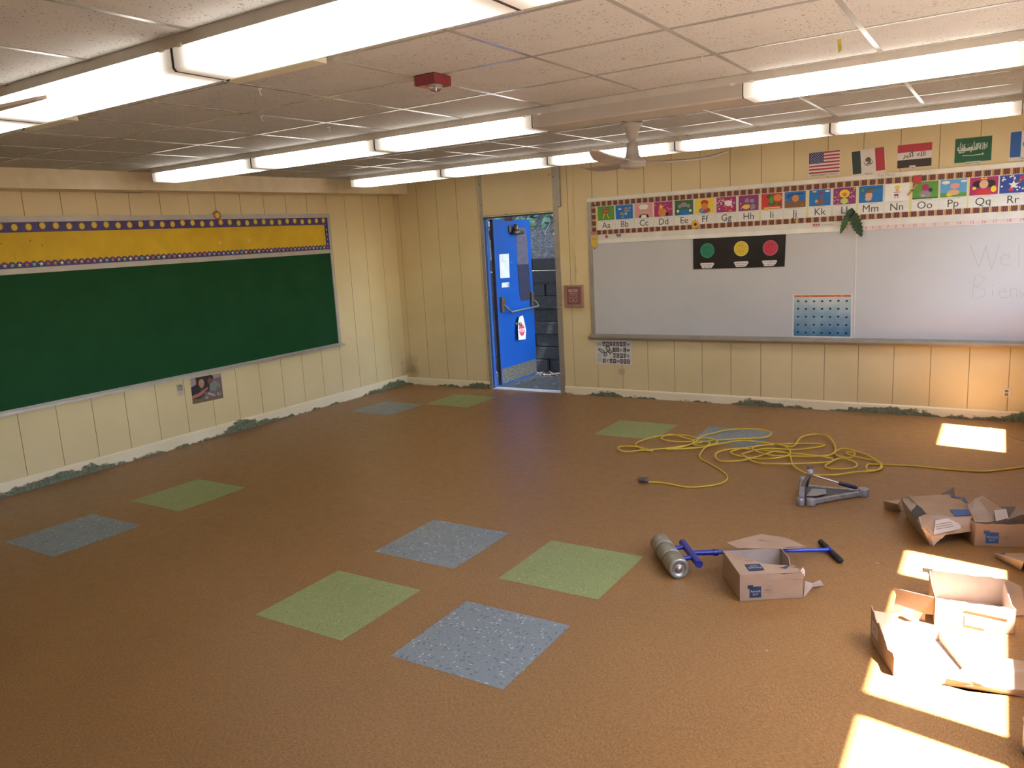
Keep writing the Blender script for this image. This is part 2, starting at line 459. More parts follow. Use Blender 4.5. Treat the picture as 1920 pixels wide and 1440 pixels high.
for row, yc, rn in ((3, -1.237, 'back row nearest the whiteboard wall'), (2, -3.722, 'middle row'), (1, -6.213, 'large row nearest the camera'),):
    for i, x in enumerate(xk):
        if row == 1 and i == 0: continue
        lit = not (row == 2 and i == 3)
        src = fx_lit if lit else fx_off
        o = src if first[lit] else copy_tree(src); first[lit] = False
        o.location = (x, yc, CZ(yc) + .002)
        lab = 'white ceiling light, %s in the %s' % (ords[i], rn) if lit else 'unlit grey ceiling light in the middle row above the fan'
        if row == 1: lab = 'white ceiling light, %s in the %s' % ({1: 'leftmost', 2: 'second from the left', 3: 'third from the left', 4: 'rightmost'}[i], rn)
        tag(o, lab, 'ceiling light', 'fluorescent lights hung in rows on the ceiling')
M_bar = mat('cream_metal_cover', (.70, .66, .50), .5)
for x0, x1, lab in ((3.96, 4.50, 'cream metal cover strip beside the joint of the two large near lights'), (2.27, 2.70, 'cream metal cover strip at the far left behind the near light row')):
    y0 = -5.78; z = CZ(y0)
    mb = MB().box((x0, y0, z - .02), (x1, y0 + .075, z + .001), M_bar)
    t = thing('cover_strip', (x0, y0, z), lab, 'cover strip', 'cover strips on the ceiling'); build('cover', mb, t)
    build('socket', MB().lathe([(.0, 0), (.012, 0), (.012, .006), (0, .006)], (x0 + .03, y0 - .006, z - .013), M_screw, (0, 1, 0), 12), t)
# clear hooks
M_clear = mat('clear_plastic', (.75, .72, .68), .2)
for i, (x, y, lab) in enumerate([(3.85, -5.487, 'small clear ceiling hook beside the near lights, leftmost of three'), (3.248, -4.96, 'small clear ceiling hook at a grid crossing left of the red strobe'), (3.154, -4.33, 'small clear ceiling hook nearest the middle light row'), (5.663, -4.524, 'small white ceiling hook right of the red strobe')]):
    z = CZ(y); mb = MB().box((x - .012, y - .003, z - .004), (x + .012, y + .003, z + .001), M_clear)
    mb.tube([(x, y, z - .003), (x, y, z - .022), (x + .006, y, z - .032), (x + .012, y, z - .026)], .002, M_clear, 6)
    tag(build('ceiling_hook', mb, None, (x, y, z)), lab, 'hook', 'hooks on the ceiling grid')
x, y = 6.24, -4.50; z = CZ(y)
mb = MB().tube([(x, y, z), (x, y, z - .03)], .0015, M_clear, 6); mb.sheet([(x - .012, y, z - .03), (x + .004, y, z - .028), (x + .008, y - .004, z - .075), (x - .006, y + .003, z - .085)], .0008, mat('yellow_tag_paper', (.62, .55, .12), .6))
tag(build('paper_tag', mb, None, (x, y, z)), 'small yellow paper tag hanging from the ceiling grid', 'tag')

# ---------------------------------------------------------- strobe
M_red = mat('alarm_red', (.20, .018, .022), .4)
x, y = 4.565, -5.09; z = CZ(y)
t = thing('fire_alarm_strobe', (x, y, z), 'dark red fire alarm strobe with clear dome on the ceiling', 'alarm strobe')
build('housing', MB().box((x - .062, y - .062, z - .045), (x + .062, y + .066, z + .001), M_red, .004), t)
gm = N('strobe_dome'); gm.b.inputs['Transmission Weight'].default_value = .9; gm.b.inputs['IOR'].default_value = 1.45; M_dome = gm.set((.95, .95, .95), .06)
build('dome', MB().lathe([(.034, 0), (.033, .01), (.028, .02), (.018, .029), (.0005, .033)], (x + .024, y - .01, z - .045), M_dome, (0, 0, -1)), t)
build('reflector', MB().lathe([(.024, 0), (.02, .006), (.004, .008), (.004, .02), (.0005, .021)], (x + .024, y - .01, z - .045), mat('chrome', (.7, .68, .66), .15, 1), (0, 0, -1)), t)
build('label_plate', MB().box((x - .05, y - .05, z - .048), (x - .014, y + .05, z - .0449), mat('faded_red_label', (.50, .22, .18), .5)), t)

# ------------------------------------------------------------ ceiling fans
M_fan = mat('fan_enamel', (.50, .46, .42), .4); M_fanb = mat('fan_blade', (.46, .39, .34), .5)
def fan(x, y, angs, label, nb=None):
    z = CZ(y)
    t = thing('ceiling_fan', (x, y, z), label, 'ceiling fan', 'ceiling fans')
    build('canopy', MB().lathe([(.0, 0), (.078, 0), (.078, .012), (.06, .035), (.045, .07), (.036, .105), (.024, .125), (.0, .126)], (x, y, z), M_fan, (0, 0, -1)), t)
    build('downrod', MB().lathe([(.011, 0), (.011, .09)], (x, y, z - .10), M_fan, (0, 0, -1), 12), t)
    build('motor', MB().lathe([(.0, 0), (.012, 0), (.038, .012), (.044, .06), (.05, .105), (.09, .135), (.098, .15), (.098, .158), (.088, .162), (.096, .166), (.09, .182), (.06, .196), (.0, .202)], (x, y, z - .128), M_fan, (0, 0, -1)), t)
    zb = z - .128 - .155
    for a in angs:
        d = Vector((math.cos(a), math.sin(a), 0)); e = Vector((-d.y, d.x, 0)); mb = MB()
        st = [(.08, .03, 0), (.16, .045, -.004), (.25, .06, -.006), (.45, .062, -.002), (.55, .055, .006), (.62, .04, .022), (.68, .022, .036), (.70, .006, .04)]
        V = []
        for (r, w, h) in st:
            c = Vector((x, y, zb + h)) + d * r
            V += [c - e * w + Vector((0, 0, -w * .16)), c + e * w + Vector((0, 0, w * .16)), c + e * w + Vector((0, 0, w * .16 + .010)), c - e * w + Vector((0, 0, -w * .16 + .010))]
        F = [(3, 2, 1, 0), tuple(range(len(V) - 4, len(V)))]
        for i in range(len(st) - 1):
            for j in range(4): F.append((i * 4 + j, i * 4 + (j + 1) % 4, i * 4 + 4 + (j + 1) % 4, i * 4 + 4 + j))
        build('blade', mb.add(V, F, M_fanb), t)
fan(4.50, -2.60, [math.radians(a) for a in (30, 150, 270)], 'grey three-bladed ceiling fan hanging before the back light row')
fan(3.86, -7.27, [math.radians(a) for a in (45, 165, 285)], 'ceiling fan at the top left edge, only a blade tip showing')

# ------------------------------------------------------------- door
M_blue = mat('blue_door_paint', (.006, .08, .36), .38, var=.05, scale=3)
M_bluef = mat('blue_frame_shaded', (.012, .03, .09), .4); M_bluej = mat('blue_jamb_lit', (.03, .12, .42), .4)  # shade of the unlit room side put into the frame blue; jamb strip lighter
M_bronze = mat('worn_bronze', (.16, .12, .09), .45, .7)
fr = struct('door_frame', MB(), (DX0, 0, 0)) if False else None
mb = MB()
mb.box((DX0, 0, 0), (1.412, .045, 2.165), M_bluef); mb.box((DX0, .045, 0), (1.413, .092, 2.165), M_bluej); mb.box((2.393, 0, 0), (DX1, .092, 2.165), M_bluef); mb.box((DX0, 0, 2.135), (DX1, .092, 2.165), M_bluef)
struct('trim_4', mb, (DX0, 0, 0))
struct('trim_5', MB().box((DX0, -.004, -.02), (DX1, .121, .008), mat('worn_aluminium_sill', (.80, .80, .78), .5, .2)), (DX0, 0, 0))
DXR = 1.478
dt = tag(empty('door_1', (DXR, .115, .035)), 'open blue metal door with a push bar and notices', 'door'); dt['kind'] = 'structure'
DF = Fr((DXR, 0, 0), (0, 1, 0), (0, 0, 1))
build('door_leaf', MB().box((DXR - .044, .109, .035), (DXR, 1.015, 2.122), M_blue, .002), dt); build('edge_shade_strip', MB().box((DXR - .045, .105, .035), (DXR - .001, .110, 2.122), mat('door_edge_shade', (.03, .025, .035), .6)), dt)  # dark strip added over the hinge edge to paint its shade
s = N('kick_plate_scuffed'); v = s.co()
col = s.ramp(s.noise(s.mapp(v, (1, 6, 14)), 5, 5, .75), [(.35, (.10, .085, .06)), (.55, (.30, .27, .21)), (.7, (.62, .60, .55))])
M_kick = s.set(col, .45, .6)
build('kick_plate', MB().box((DXR, .125, .05), (DXR + .002, 1.005, .24), M_kick), dt)
for z in (.25, 1.1, 1.93):
    build('hinge', MB().box((DX0 + .018, .11, z - .055), (DXR - .044, .135, z + .055), M_bronze).lathe([(0, 0), (.008, 0), (.008, .11), (0, .11)], (DX0 + .034, .13, z - .055), M_bronze, (0, 0, 1), 10), dt)
# closer remains
mb = MB().box((DXR, .46, 1.955), (DXR + .02, .53, 2.045), M_bronze, .003)
mb.lathe([(0, 0), (.038, 0), (.038, .045), (.026, .06), (.026, .085), (0, .085)], (DXR + .055, .56, 1.975), M_bronze, (0, 0, 1), 16)
mb.lathe([(0, 0), (.026, 0), (.028, .22), (0, .22)], (DXR + .055, .50, 1.955), M_bronze, (0, 1, 0), 16)
build('door_closer', mb, dt)
mb = MB().box((DX0 + .30, .03, 2.09), (DX0 + .42, .06, 2.128), M_bronze, .003); build('closer_bracket', mb, dt)
# panic bar
mb = MB(); pb_ = build('push_bar', mb.tube([(DXR + .085, .30, .955), (DXR + .085, 1.0, .965)], .013, M_alu, 12), dt)
for y0, y1 in ((.17, .25), (.92, .985)):
    mb = MB().box((DXR, y0, .965), (DXR + .035, y1, 1.155), M_bronze, .005)
    yc = (y0 + y1) / 2; ye = .30 if y0 < .5 else .99
    mb.tube([(DXR + .02, yc, 1.06), (DXR + .07, yc + (.03 if y0 < .5 else .03), 1.01), (DXR + .085, ye, .955)], .012, M_bronze, 8)
    build('bar_mount', mb, pb_)
build('peephole', MB().lathe([(0, 0), (.009, 0), (.007, .004), (0, .004)], (DXR, .504, 1.577), M_alu, (1, 0, 0), 12), dt)
M_knob = mat('brass', (.45, .35, .15), .3, .9)
mb = MB().lathe([(0, 0), (.028, 0), (.026, .01), (.012, .014), (.012, .04), (.024, .05), (.022, .065), (0, .068)], (DXR, .545, .775), M_knob, (1, 0, 0), 16)
build('door_knob', mb, dt)
d = D(DF, .0005); P1 = mat('notice_paper', (.70, .72, .72), .6)
d.poly([(.212, 1.691), (.441, 1.69), (.432, 1.386), (.209, 1.392)], P1); G = ink((.35, .37, .38))
d.line([(.22, 1.68), (.29, 1.6)], .004, G); d.line([(.24, 1.6), (.42, 1.595)], .003, G); d.line([(.29, 1.68), (.29, 1.6)], .003, G)
o = d.done('notice', None, (DXR, .32, 1.54)); tag(o, 'large white paper notice taped high on the blue door', 'notice')
d = D(DF, .0005); d.poly([(.238, 1.333), (.413, 1.328), (.407, 1.268), (.231, 1.273)], P1); d.text('PULL TO', .30, 1.31, .03, G) if False else None
for k in range(3): d.line([(.25, 1.318 - k * .015), (.37, 1.316 - k * .015)], .003, G)
d.rect(.375, 1.275, .40, 1.32, ink((.3, .25, .25)))
tag(d.done('notice', None, (DXR, .32, 1.3)), 'small white paper notice on the blue door above the push bar', 'notice')
M_tape = mat('grey_cover_sheet', (.10, .085, .115), .55, var=.2, scale=14); M_tape2 = mat('dark_cover_sheet', (.028, .026, .05), .5, var=.25, scale=14)
t = thing('window_cover', (DXR, .8, 1.5), 'grey and black sheets taped over the blue door narrow window', 'window cover')
d = D(DF, .0008); d.poly([(.66, 2.011), (.891, 2.012), (.917, 1.851), (.925, 1.52), (.64, 1.525), (.645, 1.83)], M_tape, .002); d.done('upper_sheet', t)
d = D(DF, .0035); d.poly([(.64, 1.541), (.925, 1.538), (.955, 1.06), (.685, 1.062), (.653, 1.16)], M_tape2, .002); d.done('lower_sheet', t, label='black sheet')
d = D(DF, .0035); d.line([(.645, 1.83), (.74, 1.815), (.83, 1.85), (.915, 1.845)], .004, M_tape2); d.done('tape_edge', t)
# stop hanger
HF = Fr((DXR + .045, .545, .80), (.05, 1, 0), (-.05, 0, 1))
d = D(HF); Pw = mat('white_card', (.80, .80, .80), .5); d.poly([(.01, .07), (.09, .075), (.115, -.02), (.135, -.12), (.105, -.24), (-.06, -.232), (-.05, -.09), (-.02, .02)], Pw, .0012)
Rd = ink((.62, .06, .10)); d.poly([(.035 + .072 * math.cos(PI / 8 + k * PI / 4), -.11 + .082 * math.sin(PI / 8 + k * PI / 4)) for k in range(8)], Rd)
d.text('STOP', .035, -.137, .066, ink((.85, .85, .85)), sx=.78, bold=.02); d.line([(.0, .03), (.08, .03)], .003, G); d.line([(.0, .01), (.09, .012)], .003, G)
tag(d.done('door_hanger', None, (DXR + .045, .545, .8)), 'white door hanger with red STOP octagon on the blue door knob', 'door hanger')

# strips beside the door up to the ceiling
mb = MB().box((1.362, -.006, 0), (1.412, .002, 2.67), M_alud)
sc = [(1.39, z) for z in (.06, .6, 1.2, 1.8, 2.3, 2.55)]
for x, z in sc: mb.lathe([(.006, 0), (.0045, .0025), (0, .003)], (x, -.006, z), M_screw, (0, -1, 0), 8)
struct('trim_6', mb, (1.39, 0, 0))
mb = MB().box((2.395, -.006, 0), (2.462, .002, 2.67), M_alud)
for z in (.06, .35, 1.02, 1.07, 1.6, 2.05, 2.3, 2.55): mb.lathe([(.006, 0), (.0045, .0025), (0, .003)], (2.445 if int(z * 100) % 2 else 2.415, -.006, z), M_screw, (0, -1, 0), 8)
struct('trim_7', mb, (2.43, 0, 0))
struct('trim_8', MB().box((2.462, -.03, 2.21), (2.506, .002, 2.67), M_alud), (2.48, 0, 2.2))
mb = MB().box((1.412, -.004, 2.15), (2.395, .002, 2.16), M_trimc)
for x in (1.46, 1.75, 2.1, 2.34): mb.lathe([(.005, 0), (.004, .002), (0, .003)], (x, -.004, 2.175), M_screw, (0, -1, 0), 8)
struct('trim_9', mb, (1.9, 0, 2.15))
mb = MB().tube([(2.37, -.002, 2.58), (2.37, -.02, 2.575), (2.37, -.02, 2.56)], .003, M_screw, 6)
tag(build('wall_hook', mb, None, (2.37, 0, 2.58)), 'tiny dark hook on the wall above the door', 'hook')
struct('trim_10', MB().box((2.652, -.012, 1.30), (2.668, .001, 2.67), M_cream), (2.66, 0, 1.3))

# --------------------------------------------------- pull station
t = thing('fire_alarm_pull_station', (2.64, 0, 1.17), 'red fire alarm pull station in a clear cover right of the door', 'fire alarm')
build('back_plate', MB().box((2.545, -.035, 1.08), (2.72, .001, 1.285), M_red, .005), t)
d = D(BACK.sub(2.63, 1.17, .035)); Wt = ink((.75, .60, .58)); d.rect(-.06, .055, .06, .085, Wt); d.text('FIRE', 0, .058, .03, ink((.3, .02, .02)), bold=.02)
for k in (.052, .045): d.line([(-k, -k - .01), (k, -k - .01), (k, k - .01), (-k, k - .01), (-k, -k - .01)], .003, Wt)
d.text('PULL', 0, .008, .03, Wt); d.text('DOWN', 0, -.022, .022, Wt); d.poly([(-.012, -.03), (.012, -.03), (0, -.055)], Wt); d.done('face_print', t)
g = N('clear_cover_plastic'); tr = g.n('ShaderNodeBsdfTransparent'); tr.inputs[0].default_value = (.9, .82, .80, 1); mx = g.n('ShaderNodeMixShader'); mx.inputs[0].default_value = .10
g.put(g.b.inputs['Base Color'], (.75, .55, .5)); g.b.inputs['Roughness'].default_value = .12
g.l(tr.outputs[0], mx.inputs[1]); g.l(g.b.outputs[0], mx.inputs[2]); g.l(mx.outputs[0], g.t.nodes['Material Output'].inputs[0])
mb = MB().box((2.53, -.075, 1.045), (2.752, -.068, 1.302), g.m, .002)
for lo, hi in (((2.53, -.07, 1.045), (2.536, 0, 1.302)), ((2.746, -.07, 1.045), (2.752, 0, 1.302)), ((2.53, -.07, 1.045), (2.752, 0, 1.051)), ((2.53, -.07, 1.296), (2.752, 0, 1.302))): mb.box(lo, hi, g.m)
build('clear_cover', mb, t)

# ------------------------------------------------- chalkboard on the left wall
M_cb = N('green_chalkboard'); _v = M_cb.co()
M_cb = M_cb.set(M_cb.ramp(M_cb.noise(_v, 2.5, 5, .6), [(.3, (.006, .046, .014)), (.7, (.009, .057, .019))]),   .7, spec=.15)
M_cbf = mat('chalkboard_frame', (.42, .38, .33), .5, .3)
M_yel = N('yellow_bulletin_paper'); _v = M_yel.co()
M_yel.bump(M_yel.noise(_v, 3.5, 3), .35, .01)
M_yel = M_yel.set(M_yel.ramp(M_yel.noise(_v, 6, 3), [(.3, (.54, .33, .006)), (.7, (.62, .39, .010))]), .7)
t = thing('chalkboard', (0, -3.4, .7), 'long green chalkboard with bulletin strip on the left wall', 'chalkboard')
def bar(fr, x0, x1, z0, z1, d0, d1, m, mb=None):
    mb = mb or MB(); V = [fr.p(a, b, c) for c in (d0, d1) for (a, b) in ((x0, z0), (x1, z0), (x1, z1), (x0, z1))]
    return mb.add(V, [(3, 2, 1, 0), (4, 5, 6, 7), (0, 1, 5, 4), (1, 2, 6, 5), (2, 3, 7, 6), (3, 0, 4, 7)], m)
XL = -5.2; 
build('board_panel', bar(LB, XL, 0, .735, 1.82, 0, .012, M_cb), t)
build('frame_rail', bar(LB, XL, .045, 2.237, 2.285, 0, .02, M_cbf), t)
build('frame_rail', bar(LB, XL, .0, 1.82, 1.865, 0, .022, M_cbf), t)
build('frame_rail', bar(LB, 0, .045, .735, 2.237, 0, .022, M_cbf), t)
build('bulletin_panel', bar(LB, XL, 0, 1.865, 2.237, 0, .010, mat('cork_back', (.3, .2, .1), .9)), t)
mb = bar(LB, XL, .055, .715, .735, 0, .03, M_cbf); bar(LB, XL, .075, .700, .715, 0, .065, M_alu, mb); bar(LB, XL, .075, .715, .724, .058, .065, M_alu, mb)
build('chalk_tray', mb, t)
YF = LB.sub(0, 0, .0105)
d = D(YF); d.poly([(XL, 1.9), (-.03, 1.9), (-.03, 2.17), (XL, 2.17)], M_yel, .001)
for a, b in ((-2.43, .08), (-3.56, .1), (-.62, .06)): d.line([(a, 1.91 + b * .2), (a - .004, 1.91 + b)], .002, ink((.25, .15, .01)))
for a, b in ((-4.0 + .35, 2.07), (-3.42, 2.085), (-3.33, 2.045)): d.ell(a, b, .006, .005, ink((.10, .05, .01)), n=8)
for a, b in ((-1.55, 2.0), (-1.18, 2.01)): d.ell(a, b, .022, .018, ink((.62, .42, .12)), n=10)
tag(d.done('yellow_paper', None, (0.012, -3.5, 2.0)), 'long yellow paper strip pinned above the green chalkboard', 'paper')
M_navy = mat('navy_border', (.022, .028, .16), .5, var=.25, scale=25); M_purp = N('purple_blue_border'); _v = M_purp.co()
M_purp = M_purp.set(M_purp.ramp(M_purp.noise(_v, 16, 2), [(.35, (.030, .022, .14)), (.6, (.055, .028, .15)), (.75, (.03, .03, .24))]), .5)
SY = ink((.60, .46, .05)); SO = ink((.22, .05, .03)); RD = ink((.26, .05, .07))
d = D(YF, .0015); d.rect(XL, 2.155, .0, 2.237, M_purp)
k = 0; a = -4.858 + 1.25 + .112 * 32 - .035
while a > XL + .03:
    z = 2.199 + (.006 if k % 4 < 2 else -.003) + R.uniform(-.002, .002)
    d.ell(a, z, .033, .034, SO, n=12); d.ell(a, z, .024, .027, SY, n=12); a -= .112; k += 1
tag(d.done('border_trim', None, (.012, -3.5, 2.2)), 'purple border strip printed with yellow suns above the yellow paper', 'border trim')
d = D(YF, .002); per = .0575; n = int(-XL / per)
pts = [(XL, 1.868)] + [(.0, 1.868)]
m_ = []
for i in range(n * 6 + 1):
    a = -i * per / 6; m_.append((a, 1.903 + .017 * abs(math.sin(PI * a / per))))
d.poly([(XL, 1.868), (0, 1.868)] + m_, M_navy)
d.k += 1
lip = [(a, z + .004) for a, z in m_]
cols = [ink((.50, .10, .10)), ink((.22, .45, .15)), ink((.50, .16, .16)), ink((.70, .66, .22)), ink((.62, .30, .22))]
d.line(m_, .004, RD)
for i in range(n): d.star(-(i + .5) * per, 1.892, .020, cols[(i * 3 + i // 4) % 5])
tag(d.done('border_trim', None, (.012, -3.5, 1.89)), 'navy scalloped border strip with small stars below the yellow paper', 'border trim')
d = D(YF, .0025); m_ = [(-.045 - .010 * abs(math.sin(PI * z / .055)), 1.9 + z) for z in [.0092 * i for i in range(28)]]
d.poly([(0, 1.9), (0, 2.155)] + m_[::-1], M_navy)
for i in range(4): d.star(-.024, 1.93 + i * .055, .014, cols[(3, 4, 3, 3)[i]])
tag(d.done('border_trim', None, (.012, -1.27, 2.03)), 'short upright navy border strip at the right end of the yellow paper', 'border trim')
d = D(LEFT.sub(-2.803, 2.262, .022)); d.star(0, 0, .052, SO, 10, .72); d.star(0, 0, .044, ink((.35, .12, .03)), 12, .75, .3); d.ell(0, 0, .026, .028, SY)
tag(d.done('sun_cutout', None, (.022, -2.803, 2.262)), 'single sun cutout standing above the chalkboard frame', 'paper cutout')
# photo and note under the chalkboard
PF = LEFT.sub(-3.348, .398, 0, -.02)
d = D(PF); d.rect(0, 0, .368, .262, ink((.16, .10, .10)))
d.poly([(0, .17), (.07, .2), (.06, .262), (0, .262)], ink((.34, .24, .24))); d.poly([(.10, .262), (.12, .2), (.368, .23), (.368, .262)], ink((.36, .25, .25)))
d.poly([(.06, .262), (.07, .10), (.22, .10), (.23, .262)], ink((.02, .012, .015))); d.poly([(0, .17), (.10, .20), (.12, .05), (.03, .03), (0, .05)], ink((.018, .012, .02)))
d.ell(.125, .195, .033, .044, ink((.42, .26, .12))); d.ell(.125, .175, .024, .03, ink((.40, .19, .10))); d.ell(.235, .235, .036, .03, ink((.015, .01, .01))); d.ell(.225, .205, .028, .032, ink((.16, .055, .04)))
d.poly([(.22, .17), (.28, .20), (.34, .16), (.35, .12), (.30, .13), (.29, .09), (.21, .10)], ink((.17, .19, .17))); d.poly([(.1, .14), (.14, .14), (.15, .06), (.10, .05)], ink((.03, .04, .06)))
d.poly([(.0, .05), (.10, .07), (.20, .13), (.19, .145), (.08, .10), (.0, .085)], ink((.38, .13, .08))); d.poly([(0, 0), (.368, 0), (.368, .04), (.2, .03), (.0, .05)], ink((.15, .10, .06)))
d.poly([(.18, .07), (.26, .04), (.28, .05), (.2, .09)], ink((.35, .30, .28))); d.ell(.32, .055, .022, .018, ink((.36, .28, .27))); d.ell(.325, .057, .009, .008, ink((.05, .03, .03)))
d.ell(.17, .04, .016, .014, ink((.40, .36, .36))); d.ell(.172, .042, .006, .006, ink((.05, .03, .03)))
tag(d.done('photo_poster', None, (0, -3.16, .53)), 'colour photo of two children reading, taped under the chalkboard', 'photo')
d = D(LEFT.sub(-3.51, .509, 0)); d.rect(0, 0, .08, .12, mat('old_note_paper', (.50, .42, .30), .7)); d.rect(.012, .05, .07, .11, ink((.2, .16, .11)))
for i in range(14): a = .016 + .012 * (i % 4); b = .055 + .012 * (i // 4); d.rect(a, b, a + .007, b + .008, ink((.42, .36, .26)))
for i in range(3): d.line([(.02, .035 - i * .012), (.066, .036 - i * .012)], .002, ink((.22, .12, .1)))
tag(d.done('paper_note', None, (0, -3.47, .57)), 'small faded paper note left of the photo under the chalkboard', 'note')

# ------------------------------------------------------- whiteboard wall
M_wb = N('whiteboard_enamel'); _v = M_wb.co()
M_wb = M_wb.set(M_wb.ramp(M_wb.noise(_v, 1.5, 4), [(.3, (.46, .44, .43)), (.7, (.50, .48, .47))]), .33)
M_wbs = mat('whiteboard_tack_strip', (.62, .57, .50), .5)
M_wbw = mat('whiteboard_top_band', (.70, .655, .585), .5)
t = thing('whiteboard', (5.1, 0, .7), 'long whiteboard with tray and upper letter strip on the back wall', 'whiteboard')
XR = W - .01
build('writing_surface', bar(BACK, 2.888, 5.668, .735, 1.80, 0, .014, M_wb), t); build('writing_surface', bar(BACK, 5.674, XR, .735, 1.80, 0, .014, M_wb), t)
build('seam_strip', bar(BACK, 5.666, 5.676, .735, 1.80, 0, .0155, M_wbs), t)
build('upper_panel', bar(BACK, 2.888, XR, 1.80, 2.235, 0, .012, M_wbs), t)
build('frame_rail', bar(BACK, 2.845, XR, 2.232, 2.272, 0, .022, M_wbw), t)
build('frame_rail', bar(BACK, 2.888, XR, 1.765, 1.808, .0, .020, M_wbw), t)
build('frame_rail', bar(BACK, 2.845, 2.892, .735, 2.232, 0, .022, M_alud), t)
mb = bar(BACK, 2.83, XR, .715, .737, 0, .03, M_alud); V = []
for x in (2.822, XR): V += [(x, 0, .672), (x, -.045, .672), (x, -.075, .70), (x, -.075, .718), (x, 0, .718)]
mb.add(V, [(4, 3, 2, 1, 0), (5, 6, 7, 8, 9)] + [(i, i + 1, i + 6, i + 5) for i in range(4)], M_alud)
build('marker_tray', mb, t)
Pg = ink((.38, .35, .35)); Pl = ink((.37, .34, .335))
STROKES = [([(6.614, 1.585), (6.65, 1.48), (6.687, 1.389), (6.71, 1.48), (6.732, 1.575)], Pl, .005), ([(6.732, 1.575), (6.755, 1.47), (6.784, 1.37), (6.81, 1.48), (6.832, 1.591)], Pg, .005),
        ([(6.845, 1.455), (6.915, 1.46), (6.905, 1.49), (6.87, 1.495), (6.845, 1.46), (6.85, 1.42), (6.88, 1.40), (6.92, 1.41)], Pg, .005), ([(6.978, 1.59), (6.984, 1.39)], Pg, .005),
        ([(7.10, 1.47), (7.06, 1.46), (7.04, 1.43), (7.06, 1.40), (7.10, 1.40)], Pg, .005),
        ([(6.662, 1.315), (6.652, 1.22), (6.645, 1.12)], Pg, .005), ([(6.66, 1.315), (6.70, 1.32), (6.737, 1.28), (6.70, 1.235), (6.66, 1.225)], Pg, .004), ([(6.66, 1.225), (6.74, 1.19), (6.745, 1.14), (6.70, 1.115), (6.65, 1.115)], Pl, .004),
        ([(6.80, 1.19), (6.802, 1.135)], Pg, .005), ([(6.799, 1.23), (6.803, 1.226)], Pg, .009), ([(6.85, 1.165), (6.905, 1.17), (6.89, 1.195), (6.86, 1.19), (6.845, 1.15), (6.865, 1.115), (6.91, 1.12)], Pg, .005),
        ([(6.935, 1.20), (6.938, 1.12)], Pg, .005), ([(6.938, 1.17), (6.96, 1.20), (6.98, 1.19), (6.986, 1.12)], Pg, .005), ([(7.0, 1.19), (7.02, 1.12), (7.05, 1.195)], Pg, .005),
        ([(6.33, 1.44), (6.334, 1.42)], Pg, .004), ([(4.02, 1.50), (4.035, 1.498), (4.05, 1.502)], Pg, .003), ([(6.03, 1.36), (6.05, 1.362)], Pl, .004), ([(3.06, .90), (3.075, .892)], Pg, .003)]
for nm, ids in (('W', (0, 1)), ('e', (2,)), ('l', (3,)), ('c', (4,)), ('B', (5, 6, 7)), ('i', (8, 9)), ('e', (10,)), ('n', (11, 12)), ('v', (13,)), (None, (14,)), (None, (15,)), (None, (16,)), (None, (17,))):
    d = D(BACK, .0142)
    for k in ids: d.line(STROKES[k][0], STROKES[k][2], STROKES[k][1])
    d.done('handwritten_letter' if nm else 'marker_smudge', t)

# letter strip backing
d = D(BACK, .0122); Pc = mat('letter_strip_paper', (.60, .565, .50), .6); Yl = ink((.62, .56, .25))
d.rect(2.90, 1.87, XR, 2.225, Pc)
for a in (2.955, 4.765, 5.22, 5.67, 6.12, 6.573): d.rect(a - .009, 1.91, a + .009, 2.175, Yl)
tag(d.done('backing_paper', None, (5, -.012, 2.05)), 'long cream paper strip behind the alphabet cards', 'paper')
# striped border
s = N('striped_border_print'); o = s.sep(s.co())
ST = [(0, (.20, .03, .03)), (.09, (.03, .02, .02)), (.17, (.24, .06, .04)), (.27, (.035, .022, .02)), (.36, (.20, .045, .04)), (.46, (.07, .05, .035)), (.56, (.40, .17, .05)), (.63, (.60, .50, .30)), (.72, (.30, .09, .05)), (.78, (.52, .36, .13)), (.88, (.14, .06, .04))]
M_stx = s.set(s.ramp(s.math('FRACT', s.math('DIVIDE', o[0], .0705)), ST, True), .55)
s = N('striped_border_upright'); o = s.sep(s.co()); M_stz = s.set(s.ramp(s.math('FRACT', s.math('DIVIDE', o[2], .0705)), ST, True), .55)
for z0, z1, sg, lab in ((2.177, 2.226, -1, 'multicoloured striped border above the alphabet cards'), (1.865, 1.912, 1, 'multicoloured striped border below the alphabet cards')):
    d = D(BACK, .0155); n = int((XR - 2.90) / .0088); e = z0 if sg < 0 else z1
    z = [(2.90 + i * .0088, e + (.004 * sg if i % 2 else -.003 * sg)) for i in range(n + 1)]
    far = z1 if sg < 0 else z0
    pts = z + [(z[-1][0], far), (2.90, far)]
    for i in range(0, n - 1, 2):       # pencil-point edge, cut as small quads
        d.mb.add([BACK.p(z[i][0], z[i][1], .0163), BACK.p(z[i + 1][0], z[i + 1][1], .0163), BACK.p(z[i + 2][0], z[i + 2][1], .0163), BACK.p(z[i + 2][0], far, .0163), BACK.p(z[i][0], far, .0163)], [(0, 1, 2, 3, 4) if sg < 0 else (4, 3, 2, 1, 0)], M_stx)
    d.rect(2.90, min(far, e - sg * .006), z[-1][0], max(far, e - sg * .006), M_stx)
    tag(d.done('border_trim', None, (0, 0, 0)), lab, 'border trim')
d = D(BACK, .016); d.rect(2.897, 1.90, 2.945, 2.20, M_stz); tag(d.done('border_trim', None, (0, 0, 0)), 'short upright striped border left of the first alphabet card', 'border trim')

